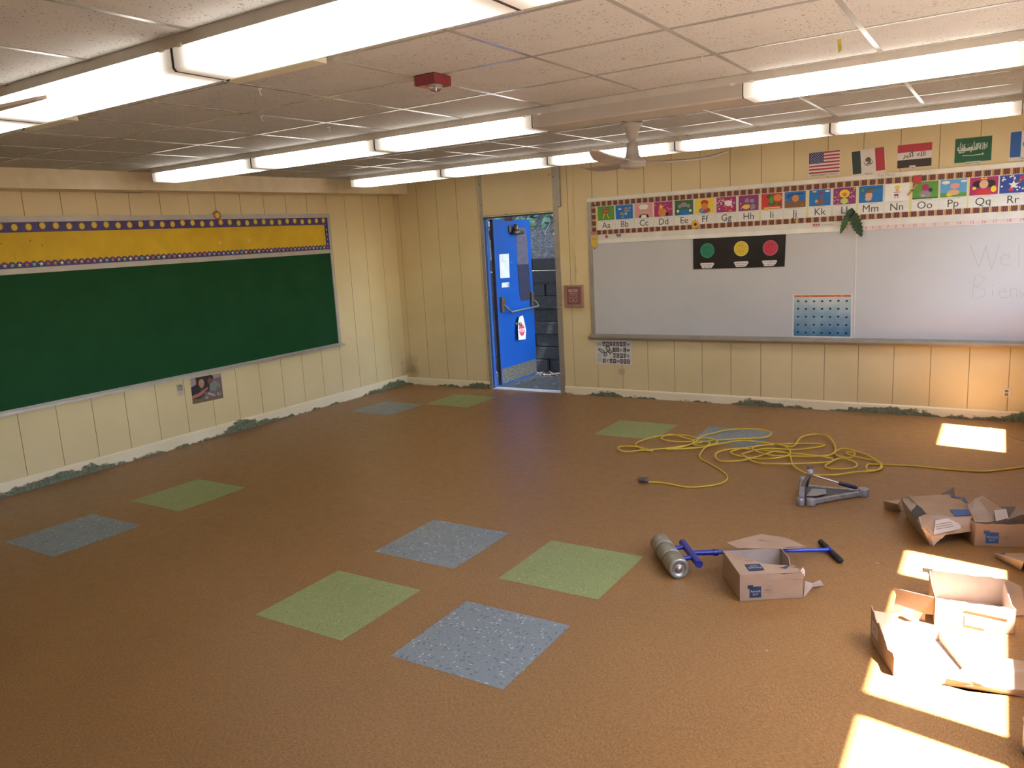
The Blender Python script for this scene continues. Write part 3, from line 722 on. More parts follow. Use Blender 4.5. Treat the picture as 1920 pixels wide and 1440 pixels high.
K = dict(k=(.015, .012, .015), w=(.72, .70, .66), r=(.50, .03, .03), y=(.72, .52, .03), o=(.60, .22, .03), g=(.09, .26, .03), G=(.03, .12, .03), b=(.01, .14, .42), B=(.02, .05, .25), n=(.20, .09, .04),
         p=(.62, .28, .27), m=(.35, .02, .12), s=(.60, .36, .22), e=(.24, .22, .24), v=(.22, .03, .16), c=(.10, .32, .55), t=(.40, .26, .10), l=(.45, .55, .10), q=(.02, .02, .12))
E_ = 'e'; 
CARDS = [
 ('A', 2.966, 3.176, 'g', [('e', .5, .62, .16, .18, 'r'), ('e', .42, .7, .09, .1, 'r'), ('e', .6, .7, .09, .1, 'r'), ('l', [(.42, .48), (.38, .28), (.32, .14)], .05, 'y'), ('l', [(.56, .48), (.6, .28), (.68, .14)], .05, 'y'), ('e', .45, .64, .03, .03, 'w'), ('e', .57, .64, .03, .03, 'w'), ('e', .62, .88, .07, .03, 'G')], 'smiling red apple on green'),
 ('B', 3.185, 3.398, 'b', [('e', .62, .62, .13, .24, 'e'), ('e', .38, .38, .15, .1, 'e'), ('p', [(.5, .3), (.25, .1), (.45, .05)], 'e'), ('e', .25, .72, .1, .05, 'w'), ('e', .82, .75, .05, .04, 'w'), ('e', .8, .55, .04, .03, 'w'), ('e', .6, .35, .07, .05, 'w')], 'grey bird on blue sky'),
 ('C', 3.412, 3.628, 'p', [('e', .5, .78, .27, .14, 'w'), ('e', .5, .66, .22, .08, 'w'), ('e', .5, .45, .2, .15, 's'), ('p', [(.22, 0), (.28, .2), (.5, .26), (.74, .2), (.8, 0)], 'k'), ('p', [(.36, 0), (.38, .2), (.62, .2), (.66, 0)], 'w'), ('e', .43, .47, .025, .025, 'k'), ('e', .57, .47, .025, .025, 'k')], 'chef in a white hat on pink'),
 ('D', 3.639, 3.852, 'm', [('dots', 'p', 14), ('e', .45, .28, .24, .28, 'o'), ('e', .38, .66, .1, .12, 'y'), ('e', .7, .15, .08, .13, 'k'), ('e', .36, .8, .05, .06, 'p')], 'yellow duck on dotted crimson'),
 ('E', 3.870, 4.079, 'G', [('e', .5, .7, .17, .17, 'e'), ('e', .28, .6, .1, .13, 'e'), ('e', .74, .6, .1, .13, 'e'), ('p', [(.2, 0), (.28, .38), (.72, .38), (.82, 0)], 'b'), ('e', .18, .28, .07, .09, 'w'), ('e', .84, .28, .07, .09, 'w')], 'grey elephant in blue overalls on green'),
 ('F', 4.092, 4.303, 'y', [('e', .5, .22, .3, .2, 'b'), ('e', .6, .22, .14, .14, 'r'), ('e', .5, .72, .2, .2, 'r'), ('e', .5, .5, .18, .22, 'o'), ('e', .36, .22, .1, .1, 'e')], 'orange fish over a bowl on yellow'),
 ('G', 4.321, 4.529, 'm', [('dots', 'w', 18), ('dots', 'b', 10), ('dots', 'l', 9), ('e', .6, .58, .19, .19, 'w'), ('e', .62, .25, .16, .12, 'r')], 'gumballs with a white circle'),
 ('H', 4.549, 4.756, 'v', [('dots', 'p', 8), ('e', .42, .65, .12, .14, 'e'), ('e', .68, .62, .11, .13, 'e'), ('e', .38, .26, .19, .15, 'y'), ('e', .72, .25, .12, .18, 'e')], 'two grey hippos on purple'),
 ('I', 4.777, 4.987, 'r', [('e', .78, .7, .2, .22, 'o'), ('e', .5, .35, .19, .14, 'G'), ('e', .4, .8, .16, .14, 'G'), ('e', .48, .58, .09, .25, 'g'), ('e', .85, .3, .1, .1, 'G'), ('p', [(.12, .04), (.9, .04), (.9, .13), (.12, .13)], 'y')], 'green iguana on red and orange'),
 ('J', 5.002, 5.207, 'b', [('p', [(0, 0), (1, 0), (1, .42), (0, .42)], 'n'), ('e', .52, .58, .16, .22, 'o'), ('l', [(.15, .8), (.85, .86)], .05, 'q'), ('dots', 't', 5), ('e', .2, .74, .05, .1, 'q')], 'orange jet figure on blue and brown'),
 ('K', 5.234, 5.436, 'b', [('e', .52, .22, .2, .16, 'n'), ('e', .58, .52, .05, .22, 'n'), ('e', .56, .78, .09, .08, 'm'), ('e', .25, .9, .1, .05, 'y'), ('e', .85, .88, .12, .06, 'w'), ('e', .34, .3, .07, .1, 'p')], 'brown kangaroo on blue'),
 ('L', 5.454, 5.660, 'v', [('dots', 'o', 12), ('dots', 'l', 8), ('dots', 'p', 8), ('e', .5, .64, .23, .25, 'y'), ('e', .5, .6, .12, .12, 'o'), ('e', .5, .2, .16, .18, 'l'), ('e', .5, .55, .03, .03, 'k')], 'yellow lion on bright colours'),
 ('M', 5.680, 5.892, 'b', [('e', .42, .42, .15, .2, 's'), ('e', .4, .66, .2, .1, 'n'), ('l', [(.1, .5), (.4, .82), (.95, .86)], .04, 'G'), ('e', .15, .75, .06, .1, 'g'), ('e', .4, .22, .14, .12, 's')], 'brown monkey on blue'),
 ('N', 5.905, 6.110, 'w', [('e', .5, .8, .12, .1, 'y'), ('e', .5, .62, .08, .09, 's'), ('l', [(.35, .5), (.65, .5)], .02, 'k'), ('p', [(.38, .28), (.56, .28), (.56, .4), (.38, .4)], 'm'), ('l', [(.42, .28), (.42, .12)], .02, 'k'), ('l', [(.54, .28), (.54, .12)], .02, 'k')], 'small drawn nurse on white'),
 ('O', 6.131, 6.344, 'g', [('e', .5, .26, .24, .22, 'e'), ('e', .5, .66, .14, .2, 'm'), ('e', .7, .5, .08, .12, 'q'), ('e', .42, .2, .06, .05, 's'), ('p', [(0, 0), (1, 0), (1, .06), (0, .1)], 'G')], 'dark bird with red head on green'),
 ('P', 6.355, 6.566, 'c', [('p', [(0, 0), (1, 0), (1, .22), (0, .26)], 'g'), ('e', .2, .84, .16, .1, 'w'), ('e', .55, .62, .18, .17, 'p'), ('e', .5, .25, .24, .16, 's'), ('e', .35, .14, .12, .1, 'y'), ('e', .88, .86, .12, .06, 'w')], 'pink pig on blue and green'),
 ('Q', 6.581, 6.801, 'm', [('dots', 'v', 10), ('e', .3, .62, .2, .2, 'k'), ('e', .72, .62, .2, .2, 'k'), ('e', .5, .6, .16, .24, 's'), ('p', [(.38, .88), (.42, 1), (.5, .92), (.58, 1), (.62, .88)], 'y'), ('e', .5, .12, .3, .16, 'r'), ('e', .85, .3, .1, .18, 'y'), ('e', .17, .4, .07, .09, 'y')], 'dark-haired queen on crimson'),
 ('R', 6.806, 7.016, 'B', [('dots', 'w', 22), ('st', .5, .45, .26, 'w'), ('e', .42, .2, .1, .08, 'r'), ('e', .85, .8, .15, .15, 'm'), ('e', .72, .6, .08, .08, 'n')], 'white star on navy'),
 ('S', 7.026, 7.236, 'g', [('e', .5, .5, .2, .2, 'y')], 'yellow shape on green')]
for q, (ch, x0, x1, bg, shp, desc) in enumerate(CARDS):
    F = BACK.sub(x0, 0, .0132); w = x1 - x0; d = D(F)
    zb, zp, zt = 1.912, 2.018, 2.173
    d.rect(0, zb, w, zt, mat('card_stock', (.64, .62, .57), .55), .0008)
    d.rect(.003, zp, w - .003, zt - .002, ink(K[bg]))
    pw, ph = w - .006, zt - .002 - zp; rr = random.Random(q)
    X = lambda a: .003 + a * pw
    Y = lambda b: zp + b * ph
    for sh in shp:
        if sh[0] == 'e':
            _, cx, cy, rx, ry, c = sh; cx = min(max(cx, rx), 1 - rx); cy = min(max(cy, ry), 1 - ry); d.ell(X(cx), Y(cy), rx * pw, ry * ph, ink(K[c]), n=14)
        elif sh[0] == 'p': d.poly([(X(a), Y(b)) for a, b in sh[1]], ink(K[sh[2]]))
        elif sh[0] == 'l': d.line([(X(a), Y(b)) for a, b in sh[1]], sh[2] * pw, ink(K[sh[3]]))
        elif sh[0] == 'st': d.star(X(sh[1]), Y(sh[2]), sh[3] * ph, ink(K[sh[4]]))
        elif sh[0] == 'dots':
            for _ in range(sh[2]): d.ell(X(rr.uniform(.06, .94)), Y(rr.uniform(.07, .93)), .035 * pw, .045 * ph, ink(K[sh[1]]), n=8)
    d.line([(.03, zp - .010), (w - .05, zp - .009)], .003, ink((.30, .26, .24)))
    d.line([(.006, zp - .02), (w - .006, zp - .02)], .001, ink((.4, .37, .34))); d.line([(.006, zb + .045), (w - .006, zb + .045)], .001, ink((.45, .42, .4)))
    lo = {'Q': 'q', 'G': 'g'}.get(ch, ch.lower())
    d.text(ch + lo, w * .5, zb + .020, .094, ink((.05, .04, .04)))
    tag(d.done('alphabet_card', None, (x0 + w / 2, -.0132, 2.04)), 'alphabet card %s%s with %s' % (ch, lo, desc), 'alphabet card', 'alphabet cards above the whiteboard')

def decal(name, fr, fn, label, cat, group=None):
    d = D(fr); fn(d); return tag(d.done(name, None, fr.o), label, cat, group)
# pencil cutout, stickers
def f(d):
    d.rect(-.042, .045, .042, .082, ink((.42, .16, .15))); d.rect(-.042, .03, .042, .046, ink((.45, .38, .30)))
    d.poly([(-.042, .03), (-.042, -.07), (0, -.10), (.042, -.07), (.042, .03)], ink((.60, .40, .05))); d.poly([(-.012, -.098), (.012, -.098), (0, -.115)], ink((.03, .03, .02))); d.text('Pen', 0, -.01, .03, ink((.25, .15, .02)))
decal('pencil_cutout', BACK.sub(2.922, 1.818, .022), f, 'yellow paper pencil at the left corner of the whiteboard', 'paper cutout')
decal('sticker', BACK.sub(3.069, 1.838, .0125), lambda d: (d.poly([(0, .022), (.02, 0), (0, -.022), (-.02, 0)], ink((.30, .02, .02))), d.rect(-.004, -.004, .004, .004, K_ := ink((.5, .3, .1)))), 'small dark red diamond sticker under the Aa card', 'sticker')
def f(d):
    for sx in (-1, 1):
        d.ell(sx * .017, .006, .015, .011, ink((.12, .12, .14)), ang=sx * .5); d.ell(sx * .013, -.011, .010, .008, ink((.25, .26, .28)))
    d.rect(-.002, -.014, .002, .014, M_black)
decal('butterfly_sticker', BACK.sub(3.218, 1.841, .0125), f, 'small grey butterfly sticker under the Bb card', 'sticker')
def sunfl(d, r=.05):
    d.star(0, 0, r, ink((.55, .26, .02)), 10, .55); d.star(0, 0, r * .85, ink((.68, .36, .03)), 9, .6, .3); d.ell(0, 0, r * .28, r * .28, ink((.05, .015, .01)))
decal('sunflower_cutout', BACK.sub(4.098, 1.913, .018), lambda d: sunfl(d, .056), 'orange sunflower cutout between the Ee and Ff cards', 'paper cutout')
decal('sticker', BACK.sub(5.305, 1.838, .0125), lambda d: (d.rect(-.032, -.011, .032, .011, ink((.42, .10, .12))), d.ell(-.01, 0, .006, .006, ink((.6, .5, .5))), d.ell(.012, 0, .006, .006, ink((.6, .5, .5)))), 'small red and white sticker under the Jj card', 'sticker')
decal('handwritten_label', BACK.sub(5.405, 1.836, .0125), lambda d: (d.rect(-.055, -.014, .06, .014, ink((.58, .54, .48))), d.text('Number line', 0, -.006, .021, ink((.25, .22, .2)))), 'small handwritten paper label under the Kk card', 'label')
def f(d):
    d.poly([(0, .05), (-.035, .045), (-.04, -.02), (-.01, -.045), (.03, -.03), (.036, .05)], ink((.42, .05, .04))); d.line([(-.005, -.04), (-.04, -.09), (-.075, -.13)], .014, ink((.5, .20, .10)))
decal('red_cutout', BACK.sub(6.172, 2.190, .0185), f, 'red paper balloon cutout overlapping the Oo card', 'paper cutout')
decal('clip', BACK.sub(5.110, 1.900, .0185), lambda d: (d.line([(0, .015), (-.008, 0), (0, -.015), (.006, -.03)], .006, ink((.4, .25, .05))), d.ell(.0, -.01, .008, .006, ink((.45, .3, .06)))), 'tiny brown clip on the border under the Jj card', 'clip')
def f(d):
    d.rect(0, -.019, 1.78, .019, mat('number_strip_paper', (.62, .49, .45), .6)); m = ink((.42, .12, .12)); xs = [5.59, 5.635, 5.69, 5.754, 5.81, 5.873, 5.94, 6.007, 6.069, 6.162, 6.238, 6.321, 6.417, 6.515, 6.615, 6.707, 6.788, 6.893, 6.985, 7.08, 7.17]
    for i, x in enumerate(xs): d.text(str(i + 1), x - 5.56, -.013, .038, m)
decal('number_strip', BACK.sub(5.56, 1.787, .0205), f, 'pale pink paper strip with red handwritten numbers below the letter cards', 'number strip')
# hanging leaves
M_leaf = mat('dark_leaf', (.018, .045, .012), .5, var=.4, scale=40); M_leaf2 = mat('mid_leaf', (.03, .07, .018), .5, var=.3, scale=30)
def leaf(mb, a, b, wd, m, out=.02, ser=.18):
    A = BACK.p(*a, .022); B = BACK.p(*b, .022 + out); ax = (B - A); L_ = ax.length; ax.normalize(); e = ax.cross(BACK.n).normalized(); V = []; n = 16
    for i in range(n + 1):
        t_ = i / n; w = wd * (math.sin(PI * min(1, t_ * .92 + .08)) ** .7) * (1 + (ser if i % 2 else -ser)) * (1 if i < n else 0)
        c = A + ax * L_ * t_ + BACK.n * (.012 * math.sin(PI * t_)); V += [c - e * w + BACK.n * .006, c, c + e * w + BACK.n * .006]
    F = []
    for i in range(n):
        k = i * 3; F += [(k, k + 3, k + 4, k + 1), (k + 1, k + 4, k + 5, k + 2)]
    mb.add(V, F, m, True)
t = thing('leaf_sprig', (5.62, -.02, 1.97), 'dark green leaf sprig hanging over the Ll card', 'leaf sprig')
mb = MB(); leaf(mb, (5.612, 1.965), (5.532, 1.742), .028, M_leaf2); build('leaf', mb, t)
mb = MB(); leaf(mb, (5.622, 1.955), (5.722, 1.705), .046, M_leaf, .03, .2); build('leaf', mb, t)
mb = MB(); leaf(mb, (5.63, 1.975), (5.60, 1.90), .024, M_leaf, .03); build('leaf', mb, t)

# flags
FB, FWt, FRr = ink((.035, .04, .16)), ink((.68, .63, .58)), ink((.42, .035, .05))
def flagpaper(d, w, h): d.rect(-.006, -.03, w + .006, h + .006, mat('flag_paper', (.66, .60, .50), .6), .0006)
def usa(d):
    w, h = .277, .198; flagpaper(d, w, h)
    d.rect(0, 0, w, h, FWt)
    for i in range(7): d.rect(0, h * 2 * i / 13, w, h * (2 * i + 1) / 13, FRr)
    d.rect(0, h * 6 / 13, w * .48, h, FB)
    for r in range(9):
        for c in range(6 if r % 2 == 0 else 5): d.star(w * .48 * ((c + .5 + (r % 2) * .5) / 6), h * 6 / 13 + h * 7 / 13 * (r + .6) / 9.2, .0055, FWt)
    d.text('United States of America', w / 2, -.022, .024, M_black)
decal('paper_flag', BACK.sub(5.228, 2.325, .0005), usa, 'paper flag with red and white stripes and starry blue corner', 'flag', 'paper country flags above the whiteboard')
def mex(d):
    w, h = .277, .208; d.rect(-.006, -.025, w + .008, h + .006, mat('flag_paper', (.66, .60, .50), .6)); d.rect(0, 0, w, h, FWt)
    d.rect(0, 0, w * .27, h, ink((.022, .04, .03))); d.rect(w * .72, 0, w, h, FRr); cx, cy = w * .5, h * .5; Br = ink((.13, .08, .05))
    pts = [(cx + .038 * math.cos(a * .2), cy - .002 + .04 * math.sin(a * .2)) for a in range(16, 32)]; d.line(pts, .005, ink((.12, .14, .07)))
    d.poly([(cx - .02, cy - .005), (cx - .026, cy + .015), (cx - .005, cy + .035), (cx + .015, cy + .03), (cx + .028, cy + .005), (cx + .018, cy - .015), (cx, cy - .008)], Br); d.ell(cx + .004, cy - .02, .016, .008, ink((.10, .12, .05)))
    d.line([(cx - .025, cy - .03), (cx + .03, cy - .025)], .006, ink((.16, .11, .05))); d.text('Mexico', w / 2, -.02, .022, M_black)
decal('paper_flag', BACK.sub(5.624, 2.285, .0005, .075), mex, 'paper flag with dark green, white and red bars around an eagle crest', 'flag', 'paper country flags above the whiteboard')
AR = lambda s_: s_[::-1]
def iraq(d):
    w, h = .277, .204; d.rect(0, 0, w, h, FWt); d.rect(0, h * .66, w, h, FRr); d.rect(0, 0, w, h * .34, ink((.035, .022, .022)))
    d.text('\ufeae\ufe92\ufedb\u0627', w * .32, h * .45, .058, ink((.03, .05, .03)), align='CENTER', sx=1.05, bold=.02); d.text('\ufeea\ufee0\ufedf\u0627', w * .70, h * .45, .055, ink((.03, .05, .03)), bold=.02)
    d.rect(w * .36, -.016, w * .54, .016, mat('flag_paper', (.66, .60, .50), .6)); d.text('Iraq', w * .45, -.010, .024, M_black)
decal('paper_flag', BACK.sub(6.0, 2.307, .0005), iraq, 'paper flag with red, white and black bands and green script', 'flag', 'paper country flags above the whiteboard')
def saudi(d):
    w, h = .276, .204; d.rect(-.003, -.003, w + .003, h + .003, ink((.3, .38, .3))); d.rect(0, 0, w, h, ink((.008, .09, .035))); m = ink((.55, .60, .52))
    t1 = ['\ufdf2', '\ufee5\ufeee\ufeb3\u0631', '\ufeaa\ufee4\ufea4\ufee3', '\ufdf2', '\ufefb\u0627', '\ufeea\ufedf\u0627', '\ufefb']
    xs = [.16, .29, .42, .53, .64, .74, .85]
    for x, q in zip(xs, t1): d.text(q, w * x, h * .48, .075, m, sx=.62, bold=.02)
    for i in range(9): d.line([(w * (.2 + i * .075), h * (.70 + .03 * (i % 2))), (w * (.21 + i * .075), h * .76)], .003, m)
    d.line([(w * .22, h * .28), (w * .5, h * .265), (w * .80, h * .29)], .006, m); d.line([(w * .76, h * .26), (w * .77, h * .33)], .007, m)
    d.rect(w * .3, -.022, w * .72, .002, mat('flag_paper', (.66, .60, .50), .6)); d.text('Saudi Arabia', w * .5, -.017, .022, M_black)
decal('paper_flag', BACK.sub(6.458, 2.310, .0005), saudi, 'green paper flag with white script above a sword', 'flag', 'paper country flags above the whiteboard')
def guat(d):
    w, h = .26, .21; flagpaper(d, w, h); d.rect(0, 0, w, h, FWt); d.rect(0, 0, w * .3, h, ink((.02, .10, .33))); d.rect(w * .7, 0, w, h, ink((.02, .10, .33)))
    cx, cy = w * .5, h * .5; d.line([(cx + .036 * math.cos(a * .35), cy + .036 * math.sin(a * .35)) for a in range(8, 22)], .006, ink((.10, .14, .05))); d.ell(cx, cy, .016, .018, ink((.30, .24, .14)))
    d.text('Guatemala', w / 2, -.022, .024, M_black)
decal('paper_flag', BACK.sub(6.870, 2.316, .0005), guat, 'blue and white paper flag cut by the right edge of the view', 'flag', 'paper country flags above the whiteboard')
decal('handwritten_name', BACK.sub(5.915, 2.252, .0222), lambda d: d.text('Tae Mary!', 0, -.008, .036, ink((.25, .28, .42))), 'small blue handwriting on the white top rail below the flags', 'handwriting')

# three faces poster
def f(d):
    w = .95; d.poly([(0, 0), (w - .01, 0), (w, .318), (0, .318)], mat('black_laminate', (.016, .013, .013), .3, var=.3), .001)
    for cx, cy, c, rim in ((.153, .19, (.012, .17, .09), (.05, .26, .18)), (.508, .195, (.60, .42, .03), (.66, .54, .2)), (.80, .19, (.45, .03, .06), (.5, .14, .2))):
        d.ell(cx, cy, .075, .077, ink(rim), n=28); d.ell(cx, cy, .069, .071, ink(c), n=28)
        dk = ink(tuple(v * .35 for v in c)); d.ell(cx - .018, cy + .03, .005, .007, dk, n=8); d.ell(cx + .010, cy + .032, .005, .007, dk, n=8)
        if cx < .3: d.line([(cx - .03 + i * .01, cy - .02 - .012 * math.sin(PI * i / 6)) for i in range(7)], .003, dk)
        elif cx < .6: d.line([(cx - .035, cy - .026), (cx + .03, cy - .024)], .003, dk)
        else: d.line([(cx - .03 + i * .01, cy - .04 + .012 * math.sin(PI * i / 6)) for i in range(7)], .003, dk)
    for cx, cy, a, b in ((.148, .032, "You're doing the", 'right thing!'), (.505, .035, 'I need to change', 'my behavior.'), (.79, .037, "You're NOT doing", 'the right thing.')):
        d.poly([(cx - .075, cy + .022), (cx - .06, cy + .03), (cx + .07, cy + .03), (cx + .078, cy + .015), (cx + .05, cy - .022), (cx + .03, cy - .026), (cx - .05, cy - .026), (cx - .06, cy - .005)], ink((.62, .57, .55)))
        d.text(a, cx, cy + .006, .019, M_black); d.text(b, cx, cy - .016, .019, M_black)
decal('behavior_poster', BACK.sub(4.072, 1.446, .021), f, 'black poster with green, yellow and red face circles on the whiteboard', 'poster')
# calendar
s = N('calendar_print'); o = s.sep(s.co()); v = s.co()
gg = s.math('ADD', s.math('MULTIPLY', o[2], 2.6), s.math('MULTIPLY', s.math('SUBTRACT', s.noise(v, 5, 3), .5), .9))
M_cal = s.set(s.ramp(s.math('ADD', gg, .5), [(.05, (.05, .15, .26)), (.5, (.20, .30, .36)), (.85, (.42, .46, .45)), (1, (.5, .5, .46))]), .45)
def f(d):
    w, h = .56, .432; d.rect(-w / 2, -h / 2, w / 2, h / 2, ink((.60, .58, .53)), .001); d.rect(-w / 2 + .014, -h / 2 + .014, w / 2 - .012, h / 2 - .012, M_cal)
    d.rect(-w / 2 + .014, h / 2 - .03, w / 2 - .012, h / 2 - .008, ink((.62, .22, .06)))
    for c, nme in enumerate(['Sunday', 'Monday', 'Tuesday', 'Wednesday', 'Thursday', 'Friday', 'Saturday']):
        x = -w / 2 + .055 + c * .0755; d.text(nme, x, h / 2 - .025, .017, ink((.25, .02, .02)), bold=.02)
        for r in range(5):
            z = h / 2 - .068 - r * .0785 + R.uniform(-.003, .003); d.rect(x - .010, z - .008, x + .010, z + .008, ink((.006, .012, .025)))
decal('calendar', BACK.sub(5.371, .951, .016), f, 'blue pocket calendar with rows of black squares at whiteboard bottom', 'calendar')
# black and white alphabet poster
def f(d):
    w, h = .445, .283; d.rect(0, 0, w, h, ink((.60, .56, .50)), .001); k = ink((.035, .028, .03)); gy = ink((.40, .36, .33)); rr = random.Random(3)
    letters = 'ABCDEFGHIJKLMNOPQRSTUVWXYZ'; q = 0
    for r in range(4):
        for c in range(8):
            x = .085 + c * .0435; z = h - .07 - r * .066
            if r in (1, 2) and c < 3 or (c == 0 and False): continue
            if c * 1 >= 8: continue
            dark = rr.random() < .72; d.rect(x, z, x + .036, z + .050, k if dark else ink((.55, .51, .46)))
            if q < 26: d.text(letters[q], x + .018, z + .008, .046, ink((.5, .46, .42)) if dark else k, bold=.02); q += 1
    d.rect(.015, h - .065, .07, h - .03, gy); d.rect(.015, .02, .07, .13, ink((.5, .46, .42)))
    for (cx, cy, rx, ry, a) in ((.075, .155, .05, .02, -.5), (.155, .185, .028, .04, .3), (.185, .15, .028, .02, -.2), (.12, .115, .03, .022, .8)):
        d.ell(cx, cy, rx, ry, k, a); d.ell(cx, cy, rx * .7, ry * .6, gy, a)
    d.line([(.11, .13), (.15, .15), (.19, .12)], .008, k)
decal('alphabet_poster', BACK.sub(2.883, .38, .0005), f, 'black and white alphabet poster with butterfly below the whiteboard tray', 'poster')
t = thing('wall_jack', (3.207, 0, .305), 'small beige box on the wall under the butterfly poster', 'wall jack')
build('housing', MB().box((3.178, -.025, .276), (3.237, .001, .335), mat('beige_plastic', (.42, .33, .20), .5), .003), t)
build('wire', MB().tube([(3.21, -.006, .335), (3.212, -.004, .38)], .003, mat('beige_plastic', (.42, .33, .20), .5), 6), t)
t = thing('power_outlet', (6.952, 0, .265), 'ivory power outlet low on the back wall at the right', 'outlet')
cp_ = build('cover_plate', MB().box((6.918, -.012, .226), (6.986, .001, .302), mat('ivory_plastic', (.66, .58, .45), .4), .003), t)
for dz in (.016, -.016):
    build('socket', MB().box((6.938, -.0145, .264 + dz - .011), (6.966, -.011, .264 + dz + .011), mat('dark_slots', (.20, .16, .11), .6), .001), cp_)
build('surface_conduit', MB().box((6.944, -.008, .095), (6.956, .001, .226), M_cream), t)

# ---------------------------------------------------------------- outside
M_tie = N('weathered_timber'); _v = M_tie.co()
M_tie.bump(M_tie.noise(M_tie.mapp(_v, (2, 2, 25)), 8, 5, .7), .9, .015)
M_tie = M_tie.set(M_tie.ramp(M_tie.noise(M_tie.mapp(_v, (2.5, 2.5, 16)), 4, 5, .7), [(.3, (.007, .006, .006)), (.55, (.016, .0125, .0125)), (.75, (.055, .042, .038))]), .9)
t = thing('timber_retaining_wall', (1.5, 1.5, -.03), 'dark stacked timber retaining wall outside the door', 'retaining wall')
for r in range(9):
    x = -2.4 + (r % 3) * .55 - .3 * (r % 2)
    while x < 4.5:
        L_ = 1.9 + .3 * ((r * 7) % 3); dy = R.uniform(-.02, .02)
        build('timber', MB().box((x, 1.5 + dy, -.03 + r * .181), (x + L_ - .012, 1.68, -.03 + r * .181 + .174), M_tie, .012), t); x += L_
s = N('dirt_and_gravel'); v = s.co()
s.bump(s.noise(v, 30, 5, .8), 1, .03)
M_dirt = s.set(s.ramp(s.noise(v, 26, 6, .8), [(.35, (.015, .013, .012)), (.5, (.045, .038, .033)), (.62, (.13, .115, .10))]), .95)
s = N('concrete_landing'); v = s.co()
M_conc = s.set(s.ramp(s.noise(v, 22, 5, .7), [(.3, (.07, .065, .06)), (.6, (.12, .115, .105)), (.75, (.25, .24, .21))]), .85)
mb = MB(); n = 26; ny = 18; V = []
for j in range(ny + 1):
    for i in range(n + 1):
        x = -4 + 12 * i / n; y = 1.6 + 7 * j / ny; V.append((x, y, 1.57 + (y - 1.6) * .85 + R.uniform(-.04, .04) * (j > 0)))
mb.add(V, [(j * (n + 1) + i, j * (n + 1) + i + 1, (j + 1) * (n + 1) + i + 1, (j + 1) * (n + 1) + i) for j in range(ny) for i in range(n)], M_dirt, True)
o = build('hillside', mb, None, (0, 0, 0)); tag(o, kind='structure')
struct('ground', MB().box((-30, -40, -.62), (40, 20, -.5), M_dirt), (0, 0, 0))
struct('landing', MB().box((.2, .121, -.2), (4.2, 1.12, -.02), M_conc), (1, .5, 0))
struct('ground_strip', MB().box((-3, 1.12, -.2), (6, 1.55, -.035), M_dirt), (1, 1.3, 0))
# leaf litter on the strip and landing
ML = [mat('litter_%s' % n_, c, .8) for n_, c in (('tan', (.42, .28, .16)), ('rust', (.22, .10, .05)), ('pale', (.55, .46, .36)))]
mb = MB(); rr = random.Random(5)
for _ in range(260):
    x, y = rr.uniform(1.2, 3.2), rr.choice([rr.uniform(1.1, 1.48), rr.uniform(1.15, 1.48), rr.uniform(.3, 1.3)]); a = rr.uniform(0, 6.28); s_ = rr.uniform(.012, .032); z = -.018 if y < 1.12 else -.032
    c, q = math.cos(a) * s_, math.sin(a) * s_; mb.add([(x - c, y - q, z), (x + q * .5, y - c * .5, z + .012), (x + c, y + q, z + .004), (x - q * .5, y + c * .5, z + .01)], [(0, 1, 2, 3)], rr.choice(ML))
o = build('leaf_litter', mb, None, (0, 0, 0)); tag(o, 'dry fallen leaves scattered outside the open door', 'leaf litter', kind='stuff')
# ivy on the slope
MV = [mat('ivy_%d' % i, c, .5) for i, c in enumerate([(.035, .09, .02), (.02, .07, .015), (.055, .12, .03)])]
mb = MB(); rr = random.Random(11)
for _ in range(1500):
    x, y = rr.uniform(-1.2, 3.0), rr.uniform(2.02, 3.4); z = 1.57 + (y - 1.6) * .85 + rr.uniform(.02, .38); s_ = rr.uniform(.025, .06)
    n_ = Vector((rr.uniform(-.6, .6), rr.uniform(-1, -.2), rr.uniform(0, 1))).normalized(); a = n_.orthogonal().normalized(); b = n_.cross(a); w = rr.uniform(0, 6.28); a, b = a * math.cos(w) + b * math.sin(w), b * math.cos(w) - a * math.sin(w); c = Vector((x, y, z))
    mb.add([c - a * s_, c - a * s_ * .3 - b * s_ * .75, c + a * s_ * .5 - b * s_ * .5, c + a * s_ * 1.2, c + a * s_ * .5 + b * s_ * .5, c - a * s_ * .3 + b * s_ * .75], [(0, 1, 2, 3, 4, 5)], rr.choice(MV))
for _ in range(60):
    x, y = rr.uniform(-1, 2.8), rr.uniform(1.9, 3.0); z = 1.58 + (y - 1.6) * .85; P_ = [(x, y, z)]
    for k in range(4): x += rr.uniform(-.12, .12); y += rr.uniform(-.05, .1); z += rr.uniform(.0, .09); P_.append((x, y, z))
    mb.tube(P_, .004, mat('vine_stem', (.22, .18, .12), .8), 5)
tag(build('ivy', mb, None, (0, 0, 0)), 'green ivy growing on the slope above the timber wall', 'ivy', kind='stuff')

